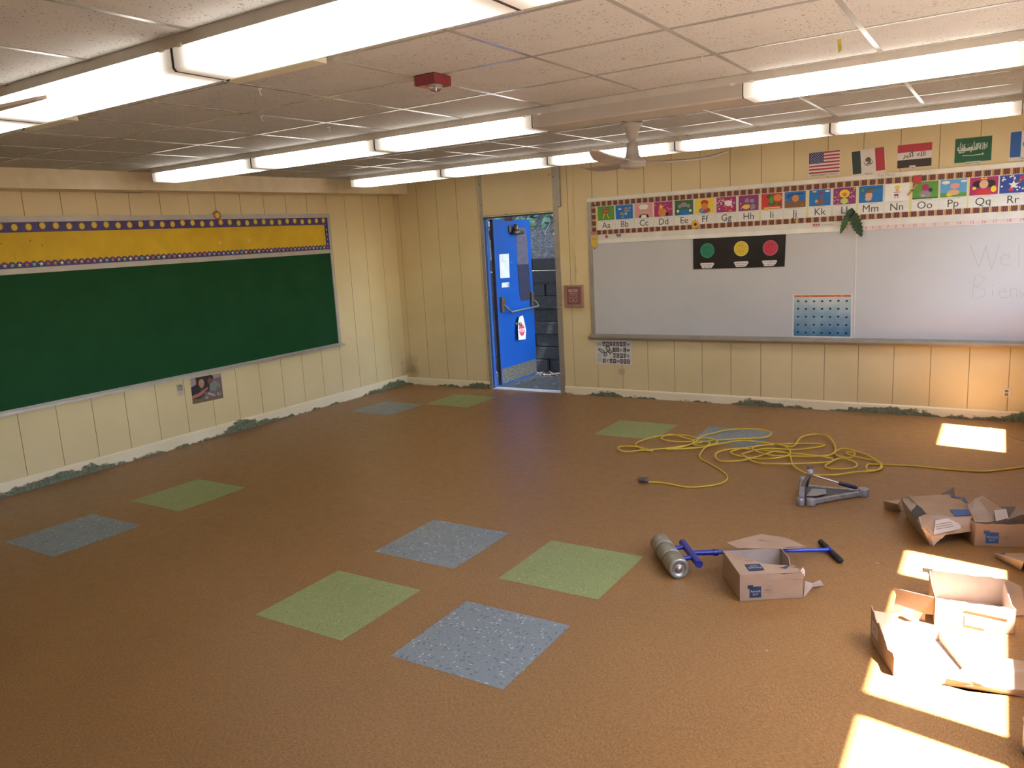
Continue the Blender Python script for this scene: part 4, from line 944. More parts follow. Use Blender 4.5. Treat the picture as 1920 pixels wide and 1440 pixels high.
# leafy tree crown over the slope: keeps sky and sun off the bank, as the dappled light shows
mb = MB(); rr = random.Random(31)
for _ in range(5600):
    w = rr.uniform(0, 6.28); q = math.sqrt(rr.random()); x, y, z = 1.8 + 5.4 * q * math.cos(w), 4.3 + 3.5 * q * math.sin(w), 5.6 + rr.uniform(-.7, 1.4); s_ = rr.uniform(.10, .2)
    n_ = Vector((rr.uniform(-.5, .5), rr.uniform(-.5, .5), 1)).normalized(); a = n_.orthogonal().normalized(); b = n_.cross(a); c = Vector((x, y, z))
    mb.add([c - a * s_, c - b * s_ * .6, c + a * s_, c + b * s_ * .6], [(0, 1, 2, 3)], MV[1])
for _ in range(1500):
    x, y, z = rr.uniform(-1.5, 5.5), rr.uniform(.85, 1.9), rr.uniform(4.6, 5.8); s_ = rr.uniform(.08, .15); n_ = Vector((rr.uniform(-.5, .5), rr.uniform(-.5, .5), 1)).normalized(); a = n_.orthogonal().normalized(); b = n_.cross(a); c = Vector((x, y, z))
    mb.add([c - a * s_, c - b * s_ * .6, c + a * s_, c + b * s_ * .6], [(0, 1, 2, 3)], MV[1])
tag(build('tree_foliage', mb, None, (0, 0, 0)), 'tree leaves shading the slope outside the open door', 'tree foliage', kind='stuff')

#FLOORITEMS-BEGIN
# ------------------------------------------------------------- floor things
M_cord = mat('yellow_cord', (.60, .41, .03), .45, var=.1)
CORD = [(4.686,-2.884),(4.799,-2.867),(4.98,-2.896),(5.092,-2.833),(5.186,-2.71),(5.184,-2.564),(5.096,-2.415),(4.938,-2.248),(4.822,-2.12),(4.794,-1.948),(4.779,-1.724),(4.682,-1.639),(4.517,-1.575),(4.36,-1.546),(4.322,-1.687),(4.437,-1.753),(4.582,-1.7),(4.669,-1.537),(4.818,-1.63),(4.786,-1.776),(4.642,-1.759),(4.618,-1.538),(4.688,-1.342),(4.806,-1.186),(5.03,-1.115),(5.167,-1.189),(5.157,-1.344),(4.965,-1.463),(4.796,-1.557),(4.658,-1.689),(4.583,-1.82),(4.467,-1.995),(4.306,-2.101),(4.202,-2.194),(4.113,-2.166),(4.099,-2.054),(4.235,-2.028),(4.402,-2.088),(4.299,-2.058),(4.183,-1.944),(4.175,-1.783),(4.274,-1.603),(4.507,-1.545),(4.646,-1.652),(4.583,-1.875),(4.505,-2.042),(4.728,-1.898),(4.862,-1.709),(5.01,-1.552),(5.217,-1.547),(5.376,-1.596),(5.46,-1.734),(5.464,-1.909),(5.371,-2.026),(5.224,-2.001),(5.08,-2.0),(5.023,-1.899),(5.112,-1.717),(5.294,-1.557),(5.44,-1.557),(5.445,-1.281),(5.529,-1.094),(5.652,-1.165),(5.753,-1.44),(5.781,-1.704),(5.701,-1.818),(5.505,-1.858),(5.337,-1.887),(5.173,-1.806),(5.174,-1.671),(5.34,-1.517),(5.551,-1.4),(5.664,-1.413),(5.616,-1.551),(5.458,-1.64),(5.264,-1.735),(5.129,-1.881),(5.143,-1.997),(5.292,-2.124),(5.467,-2.141),(5.659,-2.034),(5.787,-1.932),(5.861,-1.79),(5.982,-1.895),(5.979,-2.035),(5.847,-2.087),(5.779,-2.019),(5.805,-1.845),(5.632,-1.81),(5.438,-1.792),(5.231,-1.747),(5.076,-1.79),(4.955,-1.888),(4.931,-2.042),(5.003,-2.168),(5.158,-2.149),(5.243,-1.937),(5.346,-1.777),(5.454,-1.786),(5.513,-1.958),(5.579,-2.161),(5.705,-2.266),(5.876,-2.257),(6.012,-2.155),(6.13,-2.018),(6.163,-1.888),(6.08,-1.74),(5.977,-1.574),(5.833,-1.507),(5.78,-1.577),(5.817,-1.719),(5.916,-1.722),(5.928,-1.607),(5.862,-1.582),(5.933,-1.729),(6.045,-1.72),(6.146,-1.831),(6.143,-1.971),(6.077,-2.015),(6.065,-1.926),(6.107,-1.833),(6.332,-1.784),(6.48,-1.776),(6.625,-1.78),(6.794,-1.762),(6.904,-1.689),(7.069,-1.533),(7.265,-1.358)]
def spline(P, k=7):
    out = []
    for i in range(len(P) - 1):
        a, b, c, d = P[max(i - 1, 0)], P[i], P[i + 1], P[min(i + 2, len(P) - 1)]
        for j in range(k):
            t = j / k; out.append(tuple(.5 * ((2 * b[m]) + (-a[m] + c[m]) * t + (2 * a[m] - 5 * b[m] + 4 * c[m] - d[m]) * t * t + (-a[m] + 3 * b[m] - 3 * c[m] + d[m]) * t ** 3) for m in range(len(b))))
    out.append(tuple(P[-1])); return out
rr = random.Random(2)
P3 = [(x, y, .0062 + (0 if (i < 9 or i > len(CORD) - 9) else rr.uniform(0, .022))) for i, (x, y) in enumerate(CORD)]
t = thing('extension_cord', (5.4, -1.8, 0), 'tangled yellow extension cord lying on the floor in front of the whiteboard', 'extension cord')
build('cable', MB().tube(spline(P3), .0070, M_cord, 8), t)
mb = MB(); M_plug = mat('clear_smoky_plug', (.10, .07, .07), .25)
a = math.atan2(.017, .113)
mb.lathe([(0, 0), (.016, .002), (.021, .01), (.019, .035), (.022, .05), (.021, .072), (.0, .075)], (4.61, -2.905, .022), M_plug, (math.cos(a), math.sin(a) + .1, 0), 12)
build('plug', mb, t)
mb = MB()
for dy in (-.007, .007): mb.box((4.592, -2.905 + dy - .001, .018), (4.612, -2.905 + dy + .001, .026), M_alu)
build('prong', mb, t)
# thin wire near the outlet
mb = MB().tube(spline([(6.80, -.27, .003), (6.93, -.42, .003), (7.05, -.66, .003), (7.2, -.8, .003), (7.4, -.85, .003)], 5), .0025, mat('grey_wire', (.30, .27, .24), .5), 6)
tag(build('wire', mb, None, (7.0, -.5, 0)), 'thin grey wire on the floor crossing the far sunlit patch', 'wire')

# ---- roller
M_steel = N('galvanised_steel'); _v = M_steel.co()
M_steel = M_steel.set(M_steel.ramp(M_steel.noise(_v, 18, 5, .7), [(.3, (.30, .28, .23)), (.7, (.44, .42, .36))]), .38, .75)
M_steeld = mat('dark_gap', (.03, .03, .03), .6); M_bluep = mat('roller_blue_paint', (.012, .018, .22), .35); M_blueb = mat('bright_blue_paint', (.012, .06, .50), .3); M_grip = mat('black_grip', (.014, .012, .014), .65)
A = Vector((5.465, -4.387, .057)); B = Vector((5.228, -4.070, .057)); ax = (B - A).normalized(); Lr = (B - A).length
t = thing('floor_roller', (5.35, -4.23, 0), 'steel three-section floor roller with blue frame and black T handle', 'floor roller')
seg = Lr / 3
for k in range(3):
    prof = [(.015, 0), (.015, .004), (.034, .004), (.036, 0), (.052, 0), (.0562, .004), (.057, .010),  (.057, seg - .016), (.0545, seg - .010), (.05, seg - .008), (.0, seg - .008)] if k == 0 else [(.0, 0), (.05, 0), (.0545, .003), (.057, .010), (.057, seg - .016), (.0545, seg - .010), (.05, seg - .008), (.0, seg - .008)]
    build('roller_drum', MB().lathe(prof, A + ax * seg * k, M_steel, ax, 36), t)
for k in (1, 2): build('gap_ring', MB().lathe([(.046, 0), (.0525, 0), (.0525, .011), (.046, .011)], A + ax * (seg * k - .0085), M_steeld, ax, 30), t)
build('axle', MB().lathe([(0, 0), (.014, 0), (.014, Lr + .008), (0, Lr + .008)], A - ax * .004, M_alu, ax, 14), t)
sd_ = Vector((-ax.y, ax.x, 0)) * -1
if sd_.x < 0: sd_ = -sd_
T0, T1 = Vector((5.372, -4.075, .078)), Vector((5.556, -4.332, .078))
mb = MB().tube([T0, T1], .0205, M_bluep, 16); mb.lathe([(.0205, 0), (.017, .0)], T1, M_steeld, (T1 - T0), 16); build('frame_tube', mb, t)
for q in (.22, .70):
    p = T0 + (T1 - T0) * q; c = A + ax * (ax.dot(p - A)); c.z = .078
    e = (p - c); e.z = 0; e.normalize(); s0 = p - e * .075
    mb = MB().tube([p, s0], .013, M_bluep, 12); build('frame_arm', mb, t)
pm = T0 + (T1 - T0) * .5; H1 = Vector((5.62, -4.09, .064)); He = Vector((6.112, -3.712, .022))
d_ = (He - pm).normalized()
build('handle_shaft', MB().tube([pm, pm + d_ * .16], .015, M_bluep, 12).tube([pm + d_ * .13, pm + d_ * .155], .019, M_bluep, 12).tube([pm + d_ * .15, He], .0105, M_blueb, 12), t)
g0, g1 = Vector((6.036, -3.598, .0175)), Vector((6.188, -3.838, .0175)); gd = (g1 - g0)
build('handle_joint', MB().tube([g0 + gd * .40, g0 + gd * .58], .0165, M_bluep, 14), t)
for a, b in ((0, .40), (.58, 1)):
    p, q = g0 + gd * a, g0 + gd * b; build('grip', MB().lathe([(0, 0), (.013, .001), (.0165, .006), (.0165, (q - p).length - .006), (.013, (q - p).length - .001), (0, (q - p).length)], p, M_grip, gd, 16), t)

# ---- cardboard
s = N('brown_cardboard'); v = s.co()
s.bump(s.noise(s.mapp(v, (6, 6, 60)), 8, 3), .15, .002)
M_cb1 = s.set(s.ramp(s.noise(v, 7, 4), [(.3, (.33, .215, .135)), (.7, (.40, .27, .175))]), .8, spec=.2)
s = N('cardboard_inside'); v = s.co()
M_cb2 = s.set(s.ramp(s.noise(v, 9, 4), [(.3, (.33, .25, .20)), (.7, (.40, .31, .25))]), .85, spec=.2)
M_torn = mat('torn_paper_edge', (.52, .42, .34), .9)
M_navyp = mat('navy_box_print', (.014, .028, .075), .6); M_lbl = mat('white_box_label', (.52, .46, .42), .7); M_prn = mat('box_print_grey', (.18, .13, .10), .7); M_bluebox = mat('blue_box_print', (.03, .09, .26), .6)
TH = .0035
def jag(a, b, n, amp, rnd):
    a, b = Vector(a), Vector(b); out = []
    for i in range(1, n): out.append(tuple(a.lerp(b, i / n) + Vector((0, 0, rnd.uniform(-amp, amp)))))
    return out
def panel(t, name, pts, m=None, m2=None, label=None):
    return build(name, MB().sheet(pts, TH, m or M_cb1, m2 or M_cb2), t, label=label)
def wallfr(a, b):
    a, b = Vector(a), Vector(b); return Fr(a, (b - a), (0, 0, 1))
def boxlogo(t, fr, x, y, s_, lift=.0004, name='printed_logo', blue=None):
    d = D(fr, lift); m = blue or M_navyp; w = ink((.42, .40, .40))
    d.rect(x, y, x + s_, y + s_, m); d.rect(x - s_ * .17, y + s_ * .83, x + s_ * .3, y + s_ * 1.15, m) if name == 'printed_logo' else None
    d.rect(x, y, x + s_, y + s_, m); d.text('Azrock', x + s_ / 2, y + s_ * .48, s_ * .30, w, bold=.01); d.text('VCT', x + s_ / 2, y + s_ * .2, s_ * .26, w, bold=.01)
    d.done(name, t)
def recyc(t, fr, x, y, s_, lift=.0004):
    d = D(fr, lift); c = M_prn
    d.line([(x, y), (x + s_, y), (x + s_, y + s_), (x, y + s_), (x, y)], s_ * .012, c)
    P_ = [(x + s_ * .45 + s_ * .38 * math.cos(a * .3 - 1.4), y + s_ * .5 + s_ * .36 * math.sin(a * .3 - 1.4)) for a in range(11)]; d.line(P_, s_ * .03, c)
    d.text('TILE', x + s_ * .42, y + s_ * .45, s_ * .3, c, bold=.01); d.line([(x + s_ * .1, y + s_ * .3), (x + s_ * .7, y + s_ * .3)], s_ * .02, c)
    d.done('printed_mark', t)
V3 = Vector
# box 1: open carton beside the roller
a0, b0, c0 = V3((5.825, -4.512, 0)), V3((6.091, -4.344, 0)), V3((5.658, -4.245, 0)); u = (b0 - a0); w_ = (c0 - a0); d0 = b0 + w_; Z = V3((0, 0, 1)); h = .142
t = thing('cardboard_box', (5.87, -4.38, 0), 'torn open cardboard box lying over the roller handle', 'cardboard box')
rb = random.Random(21)
panel(t, 'bottom_panel', [a0 + Z * .004, b0 + Z * .004, d0 + Z * .004, c0 + Z * .004], M_cb2, M_cb1)
panel(t, 'front_panel', [a0, b0, b0 + Z * .098] + [V3(q) for q in jag(b0 + Z * .1, a0 + Z * .104, 9, .004, rb)] + [a0 + Z * .104])
panel(t, 'upper_front_strip', [a0 + Z * .105, b0 + Z * .103 + u * .01, b0 + Z * .128 + u * .02] + [V3(q) for q in jag(b0 + Z * .135, a0 + Z * .142, 10, .005, rb)] + [a0 + Z * .142])
panel(t, 'side_panel', [c0, a0, a0 + Z * h, c0 + Z * .139])
panel(t, 'back_panel', [d0 + Z * 0, c0, c0 + Z * .139, c0 + w_ * .0 + u * .5 + Z * .139, d0 + Z * .138])
panel(t, 'side_panel', [b0 + w_ * .52, d0, d0 + Z * .138, b0 + w_ * .62 + Z * .135, b0 + w_ * .50 + Z * .07])
TOP = Fr(a0 + Z * h, u, w_)
top = [(0, 0), (.315, 0), (.318, .03), (.30, .045), (.262, .055), (.30, .075), (.25, .088), (.19, .105), (.155, .125), (.10, .19), (.05, .255), (0, .315)]
mb = MB().sheet([TOP.p(x, y) for x, y in top], TH, M_cb1, M_cb2); build('torn_top_flap', mb, t)
LF = Fr(TOP.p(.135, .115, .0005), -TOP.u, -TOP.v); boxlogo(t, LF, 0.0, .0, .078, name='upside_down_logo')
d = D(TOP, .0005); d.poly([(.215, .055), (.255, .07), (.285, .085), (.245, .04)], M_navyp); d.rect(.055, .20, .062, .205, M_prn); d.line([(.075, .165), (.115, .155)], .008, ink((.25, .12, .06))); d.done('printed_stripe', t)
FF = wallfr(a0, b0); boxlogo(t, FF, .048, .018, .058); recyc(t, FF, .116, .024, .055)
panel(t, 'lid_flap', [(5.64, -4.125, .138), (5.713, -4.17, .140), (5.928, -4.09, .140), (6.02, -3.93, .108), (5.904, -3.825, .10), (5.746, -3.80, .092)], M_cb1, M_cb1)
mb = MB().sheet([(5.935, -4.085, .1425), (5.955, -4.04, .1345), (6.02, -3.935, .1105), (5.99, -3.985, .120)], .0006, M_navyp); build('lid_print', mb, t)
mb = MB().sheet([(5.78, -3.98, .1225), (5.81, -3.96, .1195), (5.806, -3.952, .1185), (5.776, -3.972, .1215)], .0006, M_prn); build('lid_print', mb, t)
panel(t, 'torn_corner_flap', [(6.092, -4.335, .0), (6.088, -4.29, .07), (6.115, -4.25, .045), (6.118, -4.262, .03)])
panel(t, 'torn_corner_flap', [(6.118, -4.262, .03), (6.116, -4.25, .045), (6.15, -4.225, .06), (6.175, -4.25, .045), (6.13, -4.24, .012)])
mb = MB().sheet([b0 + Z * .128, b0 + u * .03 + Z * .115, b0 + u * .05 + Z * .14 + w_ * .05, b0 + u * .01 + Z * .16 + w_ * .04, b0 - u * .04 + Z * .145], .0015, M_torn); build('torn_paper', mb, t)

# box 2: crumpled carton, far right
t = thing('cardboard_box', (6.6, -3.1, 0), 'crumpled cardboard box with white label, left of the two farther boxes', 'cardboard box')
panel(t, 'side_panel', [(6.39, -2.944, .12), (6.425, -2.925, 0), (6.583, -3.371, 0), (6.585, -3.453, .10), (6.546, -3.466, .14), (6.52, -3.344, .15), (6.503, -3.134, .15), (6.475, -3.007, .15), (6.438, -2.974, .15)], M_cb1, M_cb2)
panel(t, 'top_panel', [(6.438, -2.974, .15), (6.503, -3.134, .15), (6.549, -3.261, .15), (6.782, -3.201, .14), (6.753, -2.898, .13), (6.65, -2.814, .14)])
panel(t, 'front_flap', [(6.518, -3.325, .148), (6.546, -3.464, .13), (6.576, -3.42, .11), (6.599, -3.429, .08), (6.69, -3.33, .072), (6.783, -3.242, .07), (6.775, -3.23, .105), (6.782, -3.207, .142), (6.613, -3.199, .148)], M_cb1)
panel(t, 'back_panel', [(6.65, -2.814, .14), (6.753, -2.898, .13), (6.76, -2.86, 0), (6.66, -2.78, 0)]); panel(t, 'side_panel', [(6.753, -2.898, .13), (6.782, -3.201, .14), (6.79, -3.15, 0), (6.76, -2.86, 0)])
mb = MB().sheet([(6.583, -3.425, .09), (6.582, -3.366, .003), (6.607, -3.38, .003), (6.615, -3.366, .02), (6.631, -3.354, .03), (6.635, -3.37, .045), (6.646, -3.364, .05), (6.663, -3.361, .075)], .002, M_torn); build('torn_paper', mb, t)
mb = MB().sheet([(6.476, -3.258, .1545), (6.513, -3.402, .152), (6.519, -3.339, .1545), (6.552, -3.269, .1545), (6.523, -3.18, .1545), (6.494, -3.132, .1545), (6.488, -3.20, .1545)], .002, M_black); build('torn_hole_shade', mb, t)  # black sheet painted for the shade inside the torn opening
mb = MB().sheet([(6.668, -3.13, .1485), (6.700, -3.235, .1475), (6.775, -3.175, .1445), (6.765, -3.08, .1455)], .0006, M_bluebox); build('printed_logo', mb, t)
mb = MB().sheet([(6.655, -2.849, .1455), (6.666, -2.885, .1455), (6.72, -2.868, .142), (6.738, -2.935, .1415), (6.752, -2.93, .1405), (6.735, -2.85, .141)], .0006, M_bluebox); build('printed_angle', mb, t)
SF = Fr((6.605, -3.405, .092), (.178, .178, -.012), (-.05, .09, .075))
d = D(SF, .003); d.poly([(-.01, -.015), (.23, .01), (.235, .09), (.04, .075)], M_lbl)
for k in range(3): d.line([(.02 + .004 * k, .018 + k * .014), (.14, .026 + k * .014)], .004, M_prn)
d.done('white_label', t)
# piece on the floor to its left
t = thing('cardboard_scrap', (6.33, -2.85, 0), 'bent cardboard scrap at the left of the crumpled box', 'cardboard scrap')
panel(t, 'bent_flap', [(6.281, -2.844, .06), (6.283, -2.813, 0), (6.385, -2.85, 0), (6.373, -2.91, .07)], M_cb1, M_cb1); panel(t, 'flat_flap', [(6.281, -2.844, .06), (6.373, -2.91, .07), (6.385, -2.853, .012), (6.413, -2.868, .012), (6.373, -2.769, .055)], M_cb1, M_cb1)
mb = MB().sheet([(6.606, -2.68, .10), (6.606, -2.645, .004), (6.68, -2.58, .004), (6.665, -2.615, .13)], .003, M_cb2)
tag(build('cardboard_scrap', mb, None, (6.64, -2.65, 0)), 'small cardboard scrap standing up behind the crumpled box', 'cardboard scrap')
# box 3: open tray carton at right edge
a0 = V3((6.80, -3.285, 0)); ud = V3((.946, .323, 0)).normalized(); vd = V3((-ud.y, ud.x, 0)); u = ud * .315; w_ = vd * .315; b0 = a0 + u; c0 = a0 + w_; d0 = b0 + w_; h = .134
t = thing('cardboard_box', tuple((a0 + d0) / 2)[:2] + (0,), 'open cardboard box cut by the right edge, farthest box on the right', 'cardboard box')
panel(t, 'bottom_panel', [a0 + Z * .004, b0 + Z * .004, d0 + Z * .004, c0 + Z * .004], M_cb2); panel(t, 'front_panel', [a0, b0, b0 + Z * h] + [V3(q) for q in jag(b0 + Z * h, a0 + Z * h, 14, .004, rb)] + [a0 + Z * h])
panel(t, 'side_panel', [c0, a0, a0 + Z * h, c0 + Z * h]); panel(t, 'side_panel', [b0, d0, d0 + Z * .13, b0 + Z * .12]); panel(t, 'back_panel', [d0, c0, c0 + Z * h, d0 + Z * h])
panel(t, 'raised_flap', [(6.755, -3.06, .165), (6.778, -3.175, .134), (6.80, -3.26, .134), (6.86, -3.24, .136), (6.889, -3.208, .135), (6.928, -3.06, .165), (6.828, -3.013, .215), (6.79, -3.03, .20)], M_cb2, M_cb1)
panel(t, 'small_label_flap', [(6.888, -3.166, .185), (6.9, -3.219, .14), (6.959, -3.168, .15), (6.946, -3.127, .19)], M_lbl, M_cb2)
panel(t, 'gable_flap', [(6.954, -3.064, .10), (7.029, -3.087, .10), (7.025, -3.117, .165), (7.0, -3.0, .175)], M_cb2, M_cb1)
FF = wallfr(a0, b0); boxlogo(t, FF, .058, .02, .065, blue=M_bluebox); recyc(t, FF, .128, .024, .062)
# sheet at right, tent shaped
t = thing('cardboard_scrap', (6.98, -3.45, 0), 'folded cardboard sheet with blue print at the right edge below the farthest box', 'cardboard scrap')
panel(t, 'raised_sheet', [(6.901, -3.43, .03), (7.028, -3.60, .07), (7.17, -3.52, .06), (7.10, -3.30, .012), (6.945, -3.38, .02)], M_cb1); mb = MB().sheet([(6.918, -3.425, .0335), (6.945, -3.44, .037), (6.95, -3.39, .0265)], .0006, M_bluebox); build('printed_corner', mb, t)
panel(t, 'bent_edge', [(6.901, -3.43, .03), (6.905, -3.41, 0), (7.02, -3.55, 0), (7.028, -3.60, .07)], M_cb2, M_cb2)
# box 4: sunlit open carton
a0 = V3((6.673, -4.370, 0)); b0 = V3((6.985, -4.322, 0)); ud = (b0 - a0).normalized(); vd = V3((-ud.y, ud.x, 0)); w_ = vd * .30; u = b0 - a0; c0, d0 = a0 + w_, b0 + w_; h = .13
t = thing('cardboard_box', tuple((a0 + d0) / 2)[:2] + (0,), 'sunlit open cardboard box with a slit in its front panel', 'cardboard box')
panel(t, 'bottom_panel', [a0 + Z * .004, b0 + Z * .004, d0 + Z * .004, c0 + Z * .004], M_cb2); panel(t, 'front_panel', [a0, b0, b0 + Z * .12] + [V3(q) for q in jag(b0 + Z * .122, a0 + Z * .13, 14, .004, rb)] + [a0 + Z * .13])
panel(t, 'side_panel', [c0, a0, a0 + Z * .135, a0 + w_ * .5 + Z * .125, c0 + Z * .14]); panel(t, 'side_panel', [b0, d0, d0 + Z * .13, b0 + w_ * .3 + Z * .10, b0 + Z * .12])
panel(t, 'back_panel', [d0, c0, c0 + Z * .14] + [V3(q) for q in jag(c0 + Z * .137, d0 + Z * .135, 10, .004, rb)] + [d0 + Z * .135])
panel(t, 'corner_flap', [(6.595, -4.026, .128), (6.599, -4.105, .126), (6.637, -4.10, .13), (6.639, -4.03, .13)])
panel(t, 'side_flap', [d0 + Z * .135, d0 + V3((.07, -.03, .12)), d0 + V3((.09, -.09, .01)), d0 + V3((.04, -.10, .0))], M_cb1, M_cb1)
FF = wallfr(a0, b0); d = D(FF, .0004); d.poly([(.115, .088), (.125, .096), (.29, .078), (.285, .068)], M_prn); d.done('slit_shadow', t); d = D(FF, .0004); d.poly([(.12, .02), (.20, .012), (.205, .062), (.12, .07)], M_lbl); d.line([(.135, .03), (.15, .045)], .004, M_prn)  # dark decal painted for the shadow in the front slit
for k in range(3): d.line([(.16 + k * .012, .03), (.16 + k * .012, .045)], .003, M_prn)
d.done('white_label', t)
panel(t, 'opened_flap', [(6.499, -4.325, 0), (6.634, -4.349, 0), (6.634, -4.345, .035), (6.668, -4.35, .04), (6.668, -4.35, .125), (6.496, -4.318, .125), (6.508, -4.32, .09), (6.502, -4.32, .05)], M_cb1, M_cb1)
t = thing('cardboard_scrap', (6.56, -4.39, 0), 'small torn cardboard scrap between the two sunlit boxes', 'cardboard scrap')
panel(t, 'torn_piece', [(6.53, -4.37, .02), (6.565, -4.39, .015), (6.592, -4.36, .05), (6.55, -4.345, .05)], M_cb1, M_cb1); panel(t, 'torn_leg', [(6.575, -4.385, .03), (6.583, -4.38, .0), (6.588, -4.375, .0), (6.588, -4.37, .045)], M_torn, M_torn)
# box 5: nearest open carton
a0, b0 = V3((6.439, -4.632, 0)), V3((6.561, -4.905, 0)); ud = (b0 - a0).normalized(); vd = V3((-ud.y, ud.x, 0)); w_ = vd * .29; c0, d0 = a0 + w_, b0 + w_
t = thing('cardboard_box', tuple((a0 + d0) / 2)[:2] + (0,), 'sunlit cardboard box with ragged torn side, nearest box to the camera', 'cardboard box')
P_ = [a0, b0, b0 + Z * .085, b0 - ud * .015 + Z * .095, b0 - ud * .05 + Z * .085, b0 - ud * .075 + Z * .078, b0 - ud * .10 + Z * .095, b0 - ud * .13 + Z * .105, b0 - ud * .17 + Z * .12, b0 - ud * .195 + Z * .135, b0 - ud * .215 + Z * .122, b0 - ud * .24 + Z * .13, b0 - ud * .26 + Z * .148, b0 - ud * .28 + Z * .150, a0 + Z * .162]
panel(t, 'torn_side_panel', P_)
FF = wallfr(a0, b0); d = D(FF, .0004); d.poly([(.02, .05), (.10, .045), (.10, .10), (.02, .11)], M_lbl)
for k in range(3): d.line([(.03, .065 + k * .013), (.09, .06 + k * .013)], .003, M_prn)
d.rect(.045, .08, .07, .085, ink((.3, .05, .04))); d.done('white_label', t)
panel(t, 'bottom_panel', [a0 + Z * .004, b0 + Z * .004, d0 + Z * .004, c0 + Z * .004], M_cb2); panel(t, 'back_panel', [c0, a0, a0 + Z * .14, a0 + w_ * .25 + Z * .13, a0 + w_ * .5 + Z * .08, c0 + Z * .06]); panel(t, 'front_panel', [b0, d0, d0 + Z * .03, b0 + w_ * .5 + Z * .04, b0 + w_ * .12 + Z * .085, b0 + Z * .085])
panel(t, 'side_panel', [d0, c0, c0 + Z * .05, d0 + Z * .03])
# bent sheet in front
t = thing('cardboard_sheet', (6.9, -4.8, 0), 'bent sunlit cardboard sheet lying in front of the nearest box', 'cardboard sheet')
panel(t, 'top_sheet', [(6.787, -4.849, .05), (6.823, -4.879, .042), (6.863, -4.887, .04), (6.879, -4.883, .032), (7.009, -4.849, .032), (7.16, -4.82, .032), (7.16, -4.60, .03), (6.86, -4.62, .03)], M_cb1)
panel(t, 'bent_edge', [(6.746, -4.897, .035), (6.746, -4.886, .0), (6.821, -4.894, .0), (6.872, -4.882, .0), (7.01, -4.847, .0), (7.16, -4.81, 0), (7.16, -4.82, .032), (7.009, -4.851, .030), (6.879, -4.885, .030), (6.863, -4.889, .04), (6.823, -4.881, .04), (6.787, -4.851, .05)], M_cb1, M_cb1)
mb = MB().box((6.912, -4.972, 0), (6.946, -4.950, .003), mat('pale_tile_chip', (.40, .46, .44), .5))
tag(build('tile_chip', mb, None, (6.93, -4.96, 0)), 'small pale blue tile chip on the floor near the paint can', 'tile chip')
# can
cx, cy = 7.062, -5.215
t = thing('paint_can', (cx, cy, 0), 'can with blue rim and pale label cut by the right edge', 'can')
build('can_body', MB().lathe([(0, .0), (.064, 0), (.066, .004), (.066, .012), (.064, .014), (.064, .112), (.066, .114), (.066, .118), (.0, .118)], (cx, cy, 0), mat('dark_can', (.10, .08, .09), .4, .3)), t)
build('paper_label', MB().lathe([(.0645, .028), (.0648, .03), (.0648, .10), (.0645, .102)], (cx, cy, 0), mat('can_label', (.52, .46, .38), .6, var=.25, scale=30)), t)
build('rim', MB().lathe([(.058, .118), (.066, .118), (.068, .122), (.066, .127), (.058, .127), (.056, .12)], (cx, cy, 0), mat('blue_rim', (.02, .07, .28), .4)), t)

# ---- tile cutter
M_cast = mat('cast_aluminium', (.34, .325, .33), .42, .45, var=.15, scale=25); M_castd = mat('cast_dark', (.10, .09, .10), .5, .5); M_navyg = mat('navy_rubber_grip', (.012, .010, .05), .5)
t = thing('tile_cutter', (5.9, -2.8, 0), 'grey cast tile cutter with navy grip handle on the floor', 'tile cutter')
def rbox(mb, a, b, w, z0, z1, m):
    a, b = V3((*a, 0)), V3((*b, 0)); d_ = (b - a).normalized(); n_ = V3((-d_.y, d_.x, 0)) * w / 2
    P = [a - n_, b - n_, b + n_, a + n_]; mb.add([p + Z * z0 for p in P] + [p + Z * z1 for p in P], [(3, 2, 1, 0), (4, 5, 6, 7), (0, 1, 5, 4), (1, 2, 6, 5), (2, 3, 7, 6), (3, 0, 4, 7)], m); return mb
mb = MB()                                              # base: near and far curved legs meeting in the right foot
Pn = spline([(5.845, -2.945, .03), (5.90, -2.875, .032), (5.97, -2.79, .034), (6.04, -2.71, .034), (6.12, -2.625, .03)], 4); Pf = spline([(5.76, -2.62, .03), (5.86, -2.615, .032), (5.97, -2.61, .034), (6.06, -2.60, .034), (6.13, -2.60, .03)], 4)
for PP in (Pn, Pf):
    for (x0, y0, _), (x1, y1, _) in zip(PP[:-1], PP[1:]): rbox(mb, (x0, y0), (x1, y1), .028, .006, .036, M_cast)
mb.lathe([(0, .0), (.034, .0), (.036, .008), (.034, .05), (.028, .056), (0, .056)], (6.132, -2.612, 0), M_cast); mb.lathe([(0, 0), (.030, 0), (.032, .006), (.030, .045), (0, .05)], (5.852, -2.935, 0), M_cast)
build('base', mb, t, bevel=.003)
mb = MB(); P = [(5.80, -2.90, .028), (5.86, -2.90, .028), (6.06, -2.66, .028), (6.06, -2.62, .028), (5.77, -2.64, .028)]; mb.sheet(P, .012, M_castd, M_castd); build('deck', mb, t)
mb = MB().sheet([(5.815, -2.885, .046), (5.862, -2.865, .046), (5.925, -2.79, .046), (5.905, -2.70, .046), (5.82, -2.72, .046)], .004, mat('beige_tile_piece', (.30, .27, .23), .5)); build('tile_stop', mb, t)
mb = rbox(MB(), (5.80, -2.97), (5.735, -2.62), .035, .012, .075, M_cast); mb.lathe([(0, 0), (.028, 0), (.028, .04), (.022, .052), (0, .054)], (5.792, -2.955, 0), M_cast); mb.lathe([(0, 0), (.024, 0), (.024, .085), (.018, .10), (0, .102)], (5.738, -2.645, 0), M_cast); build('guide_bar', mb, t, bevel=.004)
